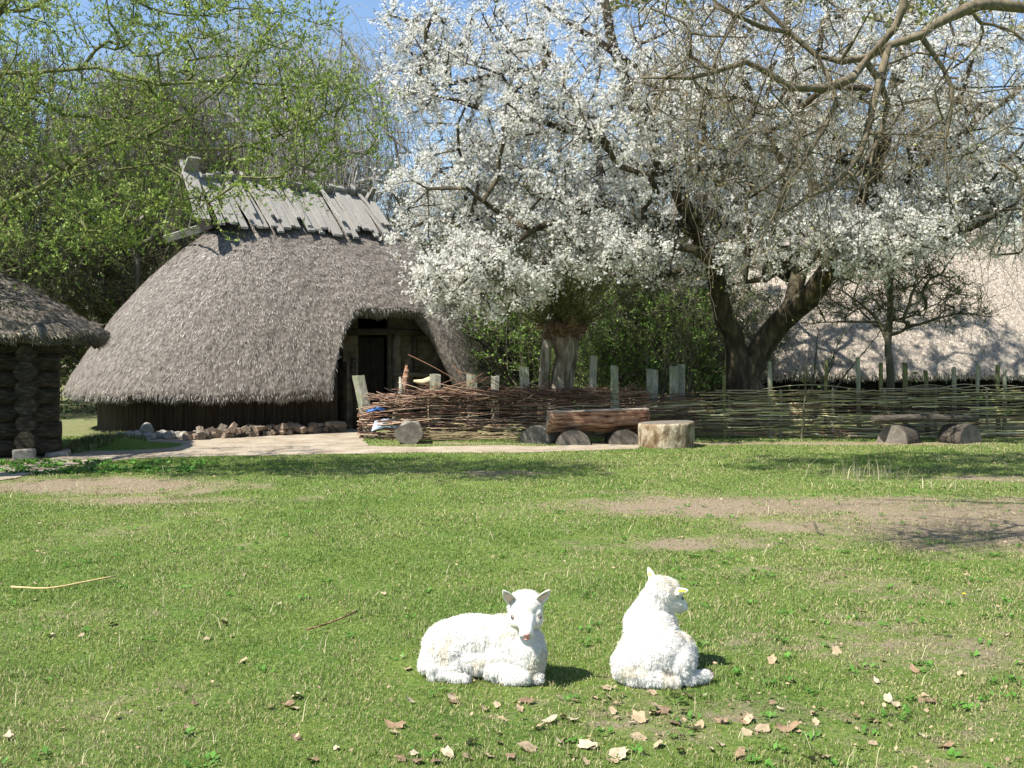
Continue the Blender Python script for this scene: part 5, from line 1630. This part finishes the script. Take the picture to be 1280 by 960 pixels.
# ------------------------------------------------------------------ small things on the lawn
def lawn_bits():
    random.seed(19)
    # dry leaves
    protos = []
    for k in range(7):
        n = 14; V = [(0, 0, 0.004)]; col = []
        curl = random.uniform(0.25, 0.7); ax = random.uniform(0, 6)
        lob = random.uniform(0.10, 0.24)
        for q in range(n):
            th = 2 * math.pi * q / n
            rr = (1 + lob * math.cos(5 * th + k)) * (0.8 + 0.2 * math.cos(th)) * (1 + random.uniform(-0.12, 0.12))
            for f in (0.55, 1.0):
                x, y = rr * f * math.cos(th), 0.62 * rr * f * math.sin(th)
                s_ = x * math.cos(ax) + y * math.sin(ax)
                V.append((x * 0.035, y * 0.035, 0.035 * (curl * s_ * s_ + 0.22 * noise.noise(Vector((x * 2, y * 2, k))))))
        Fc = []
        for q in range(n):
            a = 1 + 2 * q; b = 1 + 2 * ((q + 1) % n)
            Fc += [(0, a, b), (a, a + 1, b + 1), (a, b + 1, b)]
        m = MB(); m.add(V, Fc)
        base = [(0.33, 0.25, 0.15), (0.40, 0.31, 0.19), (0.25, 0.17, 0.10), (0.45, 0.37, 0.24), (0.30, 0.23, 0.145), (0.19, 0.13, 0.08), (0.43, 0.36, 0.25)][k]
        mt = rough_mat('dead_leaf_brown', [(0.3, tuple(c * 0.6 for c in base)), (0.6, base)], 60, bump=0.3, bd=0.003, rough=0.7)
        o = m.build('dead_leaf', mt, smooth=True); protos.append(o.data); bpy.data.objects.remove(o)
    px = []
    listed = [(498, 910, 1.5), (590, 932, 1.4), (655, 938, 1.5), (690, 903, 1.1), (800, 903, 1.5), (795, 925, 1.2), (735, 937, 1.3), (770, 945, 1.5), (742, 936, 1.0), (868, 915, 1.1), (950, 915, 1.2), (980, 914, 1.7),
              (370, 873, 1.2), (368, 888, 1.1), (362, 882, 0.9), (1045, 818, 1.3), (965, 830, 1.2), (140, 783, 1.2), (62, 797, 1.1), (283, 782, 1.0), (1145, 842, 1.0), (510, 838, 0.9), (755, 862, 1.2), (1160, 880, 1.2), (1185, 935, 1.2),
              (925, 946, 1.2), (1015, 955, 1.1), (480, 745, 0.8), (535, 752, 0.8), (1090, 905, 1.2), (1110, 880, 1.0), (1120, 885, 1.1), (650, 890, 0.9), (715, 757, 0.8), (1210, 722, 0.8), (395, 670, 0.8), (460, 640, 0.9), (305, 828, 0.9),
              (560, 948, 1.2), (520, 955, 1.0), (1260, 795, 0.9), (1075, 765, 1.0), (258, 800, 0.8), (230, 865, 0.8), (10, 925, 1.0), (1030, 950, 1.2), (640, 950, 1.0), (830, 890, 1.2), (905, 905, 1.0)]
    for (a, b, k) in listed: px.append((a, b, k))
    for _ in range(75):
        px.append((random.gauss(790, 250), random.uniform(866, 958), random.uniform(0.5, 1.1)))
    for _ in range(40):
        px.append((random.uniform(0, 1280), random.uniform(640, 955), random.uniform(0.45, 0.85)))
    for (a, b, k) in px:
        if 515 < a < 890 and 720 < b < 862: continue
        x, y = GP(a, b)
        o = bpy.data.objects.new('dead_leaf', protos[random.randrange(7)]); COL.objects.link(o)
        o.location = (x, y, float(gh(x, y)) + 0.010 + 0.008 * random.random())
        o.rotation_euler = (random.uniform(-0.5, 0.5), random.uniform(-0.5, 0.5), random.uniform(0, 6.28))
        k *= 1.1; o.scale = (k, k, k)
        tag(o, 'dry curled brown leaf lying on the open lawn', 'leaf', 'dead leaves on the lawn')
    # two dry stalks
    def stalk(pp, r, mat, label):
        pts = [Vector((*GP(a, b), z)) for a, b, z in pp]
        m = MB(); m.tube(resample(pts, 0.08), r, 6)
        tag(m.build('dry_stalk', mat, smooth=True), label, 'stalk')
    Mst = rough_mat('dry_stalk_straw', [(0.3, (0.42, 0.30, 0.12)), (0.7, (0.62, 0.48, 0.24))], 20)
    stalk([(14, 740, 0.035), (60, 741, 0.03), (100, 736, 0.04), (145, 729, 0.05)], 0.007, Mst, 'long yellow dry stalk lying on the lawn at the left')
    stalk([(383, 794, 0.03), (415, 784, 0.03), (447, 773, 0.045)], 0.005, M_red_wood, 'short brown stick lying on the lawn left of the lambs')
    stalk([(1018, 660, 0.04), (1022, 668, 0.03), (1028, 672, 0.03)], 0.012, M_bark, 'small dark twig lying on the bare soil patch')
    # dandelion
    x, y = GP(1205, 750)
    root = empty('dandelion', (x, y, float(gh(x, y))))
    tag(root, 'yellow dandelion flower in the grass at the right', 'flower')
    m = MB(); m.tube([(x, y, 0), (x, y, 0.035)], 0.0025, 5); m.build('stem', M_bark_mossy, root)
    m = MB()
    for k in range(26):
        a = k * 2.4; r_ = 0.016 * (0.4 + 0.6 * (k / 26))
        d = Vector((math.cos(a), math.sin(a), 0)); s_ = Vector((-d.y, d.x, 0)) * 0.003
        c = Vector((x, y, 0.035)); t = c + d * r_ + Vector((0, 0, 0.010 - 0.006 * k / 26))
        m.add([c - s_, c + s_, t + s_, t - s_], [(0, 1, 2, 3)])
    My, n, b, _ = new_mat('yellow_petal'); b.inputs['Base Color'].default_value = (0.85, 0.62, 0.02, 1)
    m.build('petals', My, root)
    # tuft of long dry grass on the right
    for (px_, py_, n, hh, lab) in ((1082, 598, 46, 0.34, 'pale tuft of long dry grass standing before the shaded bench'), (1190, 612, 16, 0.22, 'thin sparse tuft of dry grass near the right edge'),
                                   (1215, 540, 20, 0.2, 'green grass clump at the right foot of the shaded bench')):
        cx, cy = GP(px_, py_)
        x = cx + RNG.normal(0, 0.30, n); y = cy + RNG.normal(0, 0.12, n)
        col = np.array([0.55, 0.49, 0.31])[None] * (0.6 + 0.5 * RNG.random(n))[:, None]
        if 'green' in lab: col = np.array([0.13, 0.24, 0.05])[None] * (0.6 + 0.8 * RNG.random(n))[:, None]
        o = blades(x, y, np.zeros(n), hh * (0.3 + 0.7 * RNG.random(n)), np.full(n, 0.010), RNG.random(n) * 0.6, RNG.random(n) * 6.28, col, 'grass_tuft', None, None)
        tag(o, lab, 'grass tuft', kind='stuff')
lawn_bits()

# ------------------------------------------------------------------ lambs
def sph(bm, c, r, rot=None, seg=20):
    M = Matrix.Translation(Vector(c))
    if rot is not None: M = M @ rot.to_matrix().to_4x4() if hasattr(rot, 'to_matrix') else M @ rot
    M = M @ Matrix.Diagonal((r[0], r[1], r[2], 1))
    bmesh.ops.create_uvsphere(bm, u_segments=seg, v_segments=seg // 2 + 2, radius=1, matrix=M)
def cap(bm, p0, p1, r0, r1, n=9):
    p0, p1 = Vector(p0), Vector(p1)
    for k in range(n):
        u = k / (n - 1); r = r0 + (r1 - r0) * u
        sph(bm, p0.lerp(p1, u), (r, r, r), seg=14)

def remesh(bm, name, voxel=0.006, smooth=8):
    me = bpy.data.meshes.new(name); bm.to_mesh(me); bm.free()
    o = bpy.data.objects.new(name, me); COL.objects.link(o)
    r = o.modifiers.new('r', 'REMESH'); r.mode = 'VOXEL'; r.voxel_size = voxel; r.use_smooth_shade = True
    s = o.modifiers.new('s', 'SMOOTH'); s.factor = 0.5; s.iterations = smooth
    dg = bpy.context.evaluated_depsgraph_get()
    me2 = bpy.data.meshes.new_from_object(o.evaluated_get(dg))
    bpy.data.objects.remove(o)
    me2.name = name
    me2.polygons.foreach_set('use_smooth', np.ones(len(me2.polygons), dtype=bool))
    return me2

def lamb_skin():
    m, n, b, o = new_mat('lamb_skin_wool')
    t = noise_tex(n, (1, 1, 1), 55, 5, 0.6)
    t2 = noise_tex(n, (1, 1, 1), 9, 4, 0.6)
    c = ramp(n, t, [(0.3, (0.62, 0.57, 0.50)), (0.55, (0.74, 0.71, 0.65))])
    c = mulc(n, c, ramp(n, t2, [(0.3, (0.90, 0.86, 0.79)), (0.6, (1, 1, 1))]))
    n.links.new(c, b.inputs['Base Color'])
    b.inputs['Roughness'].default_value = 0.9
    b.inputs['Specular IOR Level'].default_value = 0.1
    bumpn(n, b, t, 0.4, 0.004)
    return m
M_lamb = lamb_skin()
M_wool = tint_mat('wool_lock', 0.85, 0.25, 0.1)
Mpk, n_, b_, _o = new_mat('pink_skin'); b_.inputs['Base Color'].default_value = (0.62, 0.27, 0.24, 1); b_.inputs['Roughness'].default_value = 0.5
Mpe, n_, b_, _o = new_mat('pink_ear_lining'); b_.inputs['Base Color'].default_value = (0.72, 0.50, 0.43, 1); b_.inputs['Roughness'].default_value = 0.7
Mey, n_, b_, _o = new_mat('dark_eye'); b_.inputs['Base Color'].default_value = (0.02, 0.014, 0.012, 1); b_.inputs['Roughness'].default_value = 0.12
Mtg, n_, b_, _o = new_mat('yellow_tag'); b_.inputs['Base Color'].default_value = (0.80, 0.74, 0.08, 1); b_.inputs['Roughness'].default_value = 0.4
Mlid, n_, b_, _o = new_mat('eyelid_skin'); b_.inputs['Base Color'].default_value = (0.36, 0.22, 0.18, 1)
Mhf, n_, b_, _o = new_mat('hoof_horn'); b_.inputs['Base Color'].default_value = (0.30, 0.20, 0.14, 1); b_.inputs['Roughness'].default_value = 0.6

def wool(me, parent, n, seed, short_fn, name='fleece', length=0.013):
    rng = np.random.default_rng(seed)
    nv = len(me.vertices); co = np.zeros(nv * 3); me.vertices.foreach_get('co', co); co = co.reshape(-1, 3)
    nr = np.zeros(nv * 3); me.vertex_normals.foreach_get('vector', nr); nr = nr.reshape(-1, 3)
    i = rng.integers(0, nv, n)
    sv = short_fn(co[i]); i = i[(sv > 0.4) | ((sv > 0.24) & (rng.random(n) < 0.6))]; n = len(i)
    P = co[i] + rng.normal(0, 0.0025, (n, 3)); N = nr[i]
    # locks: neighbouring hairs share a direction
    key = np.floor(P / 0.022).astype(int)
    h = (key[:, 0] * 73856093 ^ key[:, 1] * 19349663 ^ key[:, 2] * 83492791) & 0xffff
    g = np.stack([np.sin(h * 1.7), np.cos(h * 2.3), np.sin(h * 0.9 + 1)], 1)
    L = short_fn(P) * length * (0.6 + 0.7 * rng.random(n))
    d = N * 0.16 + g * 0.26 + rng.normal(0, 0.20, (n, 3)) + np.array([0, 0, -0.6])
    d -= N * np.minimum((d * N).sum(1) - 0.06, 0)[:, None]
    d /= np.linalg.norm(d, axis=1)[:, None]
    s = np.cross(d, N); s /= np.linalg.norm(s, axis=1)[:, None] + 1e-9
    w_ = 0.0009 * (0.6 + 0.8 * rng.random(n))
    mid = P + d * (L * 0.55)[:, None] + N * (L * 0.12)[:, None]
    tip = P + d * L[:, None] + g * (L * 0.25)[:, None]
    sw = s * w_[:, None]
    V = np.stack([P - sw, P + sw, mid + sw * 0.8, mid - sw * 0.8, tip], 1).reshape(-1, 3)
    V[:, 2] = np.maximum(V[:, 2], 0.004)
    k = np.arange(n) * 5
    t = np.array([0.80, 0.78, 0.73])[None] * (0.90 + 0.12 * rng.random(n))[:, None]
    cream = vnoise(P[:, 0], P[:, 2] + P[:, 1], 14, seed) > 0.74
    t[cream] *= np.array([0.97, 0.92, 0.82])
    o = npmesh(name, V, [np.stack([k, k + 1, k + 2, k + 3], 1), np.stack([k + 3, k + 2, k + 4], 1)], M_wool, None, tint=np.concatenate([t, t]))
    o.parent = parent
    return o

def ear_mesh(p0, p1, width, normal, parent, lining=True):
    """cupped leaf-shaped ear from p0 to p1, opening towards normal"""
    p0, p1, nn = Vector(p0), Vector(p1), Vector(normal).normalized()
    d = p1 - p0; s = d.cross(nn).normalized(); nn = s.cross(d).normalized()
    V = []; NU, NV = 9, 9
    for a in range(NU):
        u = a / (NU - 1)
        wd = width * (math.sin(math.pi * min(1, 0.22 + 0.78 * u) ** 0.9)) ** 0.7 + 0.001
        for b in range(NV):
            v = b / (NV - 1) * 2 - 1
            V.append(p0 + d * u + s * (v * wd) + nn * (0.45 * wd * (v * v) - 0.2 * wd))
    Fc = [(a * NV + b, (a + 1) * NV + b, (a + 1) * NV + b + 1, a * NV + b + 1) for a in range(NU - 1) for b in range(NV - 1)]
    m = MB(); m.add(V, Fc)
    o = m.build('ear', M_lamb, parent, smooth=True, local=False)
    so_ = o.modifiers.new('t', 'SOLIDIFY'); so_.thickness = 0.007; so_.offset = -1
    ss = o.modifiers.new('s', 'SUBSURF'); ss.levels = 1; ss.render_levels = 1
    if lining:
        V2 = []
        for a in range(NU):
            u = a / (NU - 1)
            wd = width * (math.sin(math.pi * min(1, 0.22 + 0.78 * u) ** 0.9)) ** 0.7
            for b in (-0.45, 0, 0.45):
                V2.append(p0 + d * (0.12 + 0.68 * u) + s * (b * wd) + nn * (0.45 * wd * b * b - 0.2 * wd + 0.0095))
        m = MB(); m.add(V2, [(a * 3 + b, (a + 1) * 3 + b, (a + 1) * 3 + b + 1, a * 3 + b + 1) for a in range(NU - 1) for b in range(2)])
        m.build('ear_lining', Mpe, o, smooth=True, local=False)
    return o

def blob(name, c, r, mat, parent, rot=None):
    bm = bmesh.new(); sph(bm, c, r, rot, 14)
    for f in bm.faces: f.smooth = True
    me = bpy.data.meshes.new(name); bm.to_mesh(me); bm.free(); me.materials.append(mat)
    o = bpy.data.objects.new(name, me); COL.objects.link(o); o.parent = parent
    return o

def head_parts(bm, hc, fwd, up, k=1.0, wide=1.0):
    """skull, cheeks and muzzle added to the body; returns the frame"""
    f = Vector(fwd).normalized(); s = f.cross(Vector(up)).normalized(); u = s.cross(f).normalized()
    hc = Vector(hc)
    R3 = Matrix((s, f, u)).transposed().to_4x4()
    L = lambda a, b, c: hc + s * a * k * wide + f * b * k + u * c * k
    sph(bm, L(0, 0, 0), (0.062 * k * wide, 0.072 * k, 0.060 * k), R3)
    sph(bm, L(0, 0.015, 0.028), (0.054 * k * wide, 0.052 * k, 0.040 * k), R3)
    for q in (-1, 1):
        sph(bm, L(q * 0.032, 0.040, -0.020), (0.034 * k, 0.045 * k, 0.036 * k), R3)
        sph(bm, L(q * 0.040, 0.040, 0.018), (0.018 * k, 0.022 * k, 0.013 * k), R3)
        sph(bm, L(q * 0.012, 0.124, -0.020), (0.017 * k, 0.018 * k, 0.017 * k), R3)
    cap(bm, L(0, 0.04, 0.000), L(0, 0.122, -0.014), 0.045 * k, 0.024 * k)
    cap(bm, L(0, 0.02, -0.035), L(0, 0.114, -0.034), 0.036 * k, 0.0185 * k)
    return L, R3, s, f, u

def face(L, R3, k, root, both=True):
    for q in (-1, 1):
        blob('eye', L(q * 0.0480, 0.060, 0.006), (0.0072 * k, 0.0092 * k, 0.0066 * k), Mey, root, R3)
        m = MB()
        pts = [L(q * (0.0500 - 0.004 * math.cos(a)), 0.060 + 0.013 * math.cos(a), 0.006 + 0.0095 * math.sin(a)) for a in [x * math.pi / 8 for x in range(0, 9)]]
        m.tube(pts, 0.0010 * k, 5, cap=False); m.build('eyelid', Mlid, root, smooth=True, local=False)
    nose = bmesh.new()
    sph(nose, L(0, 0.143, -0.008), (0.0125 * k, 0.007 * k, 0.0075 * k), R3, 14)
    sph(nose, L(0, 0.144, -0.017), (0.006 * k, 0.006 * k, 0.009 * k), R3, 12)
    me = remesh(nose, 'nose', 0.0016, 3); me.materials.append(Mpk)
    o = bpy.data.objects.new('nose', me); COL.objects.link(o); o.parent = root
    for q in (-1, 1):
        blob('nostril', L(q * 0.0075, 0.149, -0.007), (0.0033 * k, 0.0022 * k, 0.0020 * k), Mey, o, R3)
    m = MB()
    pts = [L(0.019 * math.sin(a), 0.146 - 0.020 * abs(math.sin(a)) ** 1.5, -0.0315 + 0.003 * abs(math.sin(a))) for a in [(-1 + x / 6) * 1.4 for x in range(13)]]
    m.tube(pts, 0.0030 * k, 5, cap=True); m.build('mouth', Mpk, root, smooth=True, local=False)

def lamb_one():
    root = empty('lamb', (-0.137, 4.98, 0.0))
    tag(root, 'white lamb lying side on with its face turned to the viewer', 'lamb')
    bm = bmesh.new()
    # torso lies along -x (rump) to +x (chest)
    sph(bm, (-0.05, 0.13, 0.150), (0.235, 0.125, 0.137))
    sph(bm, (-0.185, 0.13, 0.130), (0.125, 0.125, 0.125))
    sph(bm, (0.09, 0.12, 0.155), (0.13, 0.12, 0.135))
    sph(bm, (0.175, 0.07, 0.150), (0.105, 0.105, 0.125))
    sph(bm, (0.205, 0.02, 0.130), (0.085, 0.085, 0.11))
    cap(bm, (0.18, 0.06, 0.22), (0.195, 0.015, 0.345), 0.088, 0.062)
    sph(bm, (0.222, 0.0, 0.135), (0.082, 0.090, 0.130))
    # folded near hind leg: thigh, hock, cannon along the ground under the belly
    sph(bm, (-0.190, 0.045, 0.098), (0.118, 0.060, 0.092), Matrix.Rotation(R(14), 4, 'Y'))
    cap(bm, (-0.150, 0.020, 0.055), (-0.245, 0.0, 0.040), 0.048, 0.032)
    cap(bm, (-0.245, 0.0, 0.036), (-0.130, -0.030, 0.027), 0.031, 0.021)
    cap(bm, (-0.130, -0.030, 0.026), (-0.085, -0.034, 0.022), 0.022, 0.021)
    sph(bm, (-0.02, 0.07, 0.085), (0.20, 0.085, 0.080))
    # near foreleg: elbow back, knee forward, cannon folded under
    sph(bm, (0.07, 0.030, 0.085), (0.085, 0.060, 0.085))
    cap(bm, (0.05, -0.005, 0.052), (0.200, -0.075, 0.040), 0.048, 0.032)
    cap(bm, (0.200, -0.075, 0.036), (0.110, -0.070, 0.024), 0.027, 0.019)
    # far foreleg, tucked beside it
    cap(bm, (0.225, 0.01, 0.07), (0.262, -0.055, 0.038), 0.052, 0.029)
    cap(bm, (0.262, -0.055, 0.034), (0.215, -0.02, 0.024), 0.026, 0.018)
    # tail curled against the rump
    cap(bm, (-0.285, 0.10, 0.12), (-0.300, 0.04, 0.060), 0.028, 0.025)
    cap(bm, (-0.300, 0.04, 0.060), (-0.245, -0.020, 0.062), 0.025, 0.018)
    HCn = (0.202, -0.045, 0.366); k = 1.22
    L, R3, s, f, u = head_parts(bm, HCn, (0.03, -1.0, -0.50), (0, 0, 1), k, 1.12)
    # woolly poll between the ears
    sph(bm, L(0, -0.005, 0.040), (0.062 * k, 0.045 * k, 0.026 * k), R3)
    me = remesh(bm, 'body', 0.006, 7); me.materials.append(M_lamb)
    body = bpy.data.objects.new('body', me); COL.objects.link(body); body.parent = root
    hc = np.array(L(0, 0.07, -0.01))
    def sf(P):
        d = np.linalg.norm(P - hc, axis=1)
        return np.clip((d - 0.075) / 0.09, 0.20, 1.0)
    wool(me, body, 95000, 2, sf)
    face(L, R3, k, root)
    for q in (-1, 1):
        ear_mesh(L(q * 0.042, 0.006, 0.034), L(q * 0.082, 0.022, 0.112), 0.028, f, root)
lamb_one()

def lamb_two():
    root = empty('lamb', (0.70, 4.92, 0.0))
    tag(root, 'white lamb seen from behind with yellow ear tags, looking away', 'lamb')
    bm = bmesh.new()
    # torso points away from the camera and slightly right
    sph(bm, (-0.005, 0.10, 0.130), (0.175, 0.165, 0.130))
    sph(bm, (-0.055, 0.06, 0.110), (0.145, 0.13, 0.110))
    sph(bm, (0.0, 0.20, 0.180), (0.138, 0.165, 0.120))
    sph(bm, (0.015, 0.29, 0.215), (0.118, 0.12, 0.125))
    sph(bm, (0.03, 0.33, 0.15), (0.11, 0.10, 0.15))
    cap(bm, (0.005, 0.27, 0.25), (0.050, 0.245, 0.375), 0.112, 0.084)
    sph(bm, (0.0, 0.24, 0.23), (0.135, 0.14, 0.11))
    # near thigh right, folded hind leg pushed out to the right
    sph(bm, (0.105, 0.05, 0.095), (0.085, 0.11, 0.095))
    cap(bm, (0.085, -0.01, 0.05), (0.165, -0.005, 0.034), 0.040, 0.030)
    cap(bm, (0.150, -0.01, 0.036), (0.245, 0.035, 0.038), 0.034, 0.023)
    sph(bm, (0.135, 0.14, 0.11), (0.075, 0.10, 0.10))
    # left thigh
    sph(bm, (-0.13, 0.03, 0.09), (0.09, 0.10, 0.09))
    cap(bm, (-0.10, -0.03, 0.06), (0.0, -0.055, 0.040), 0.052, 0.034)
    # tail laid along the ground
    cap(bm, (-0.02, -0.02, 0.10), (0.005, -0.06, 0.045), 0.032, 0.028)
    cap(bm, (0.005, -0.06, 0.042), (0.085, -0.062, 0.030), 0.028, 0.020)
    # forelegs folded in front (away)
    cap(bm, (0.02, 0.34, 0.07), (0.06, 0.46, 0.035), 0.045, 0.026)
    k = 1.22
    L, R3, s, f, u = head_parts(bm, (0.060, 0.235, 0.388), (0.80, 0.52, -0.46), (0.0, 0, 1), k, 1.1)
    sph(bm, L(0, -0.02, 0.025), (0.055 * k, 0.055 * k, 0.035 * k), R3)
    me = remesh(bm, 'body', 0.006, 7); me.materials.append(M_lamb)
    body = bpy.data.objects.new('body', me); COL.objects.link(body); body.parent = root
    hc = np.array(L(0, 0.07, -0.01))
    def sf(P):
        d = np.linalg.norm(P - hc, axis=1)
        return np.clip((d - 0.05) / 0.11, 0.18, 1.0)
    wool(me, body, 95000, 3, sf)
    face(L, R3, k, root)
    # ears: s axis points to the lamb's right (towards the camera side)
    e1 = ear_mesh(L(-0.046, -0.014, 0.020), L(-0.082, -0.045, 0.082), 0.022, -s * 0.3 + f, root, lining=False)
    e2 = ear_mesh(L(0.048, -0.006, 0.016), L(0.092, 0.034, 0.044), 0.023, s * 0.2 + f, root, lining=False)
    def tagm(c, dirv, nrm, w_, h_, ear):
        dirv = Vector(dirv).normalized(); nrm = Vector(nrm).normalized(); sd_ = dirv.cross(nrm).normalized(); nrm = sd_.cross(dirv)
        m = MB(); M3 = Matrix((dirv, sd_, nrm)).transposed()
        m.box((0, 0, 0), (w_, h_, 0.003), M3)
        m.V = [tuple(Vector(v) + Vector(c)) for v in m.V]
        o = m.build('ear_tag', Mtg, ear, bevel=0.001, local=False)
    cd = Vector((0, -1, 0.1))
    tagm(L(0.072, 0.016, 0.032) + cd * 0.018, L(0.092, 0.034, 0.044) - L(0.048, -0.006, 0.016), cd, 0.040, 0.013, e2)
    tagm(L(-0.065, -0.030, 0.052) + cd * 0.014 + Vector((-0.006, 0, 0)), L(-0.082, -0.045, 0.082) - L(-0.046, -0.014, 0.020), cd, 0.036, 0.011, e1)
    blob('hoof', (0.262, 0.043, 0.034), (0.020, 0.016, 0.017), Mhf, root)
    blob('hoof', (0.260, 0.026, 0.030), (0.018, 0.013, 0.015), Mhf, root)
lamb_two()
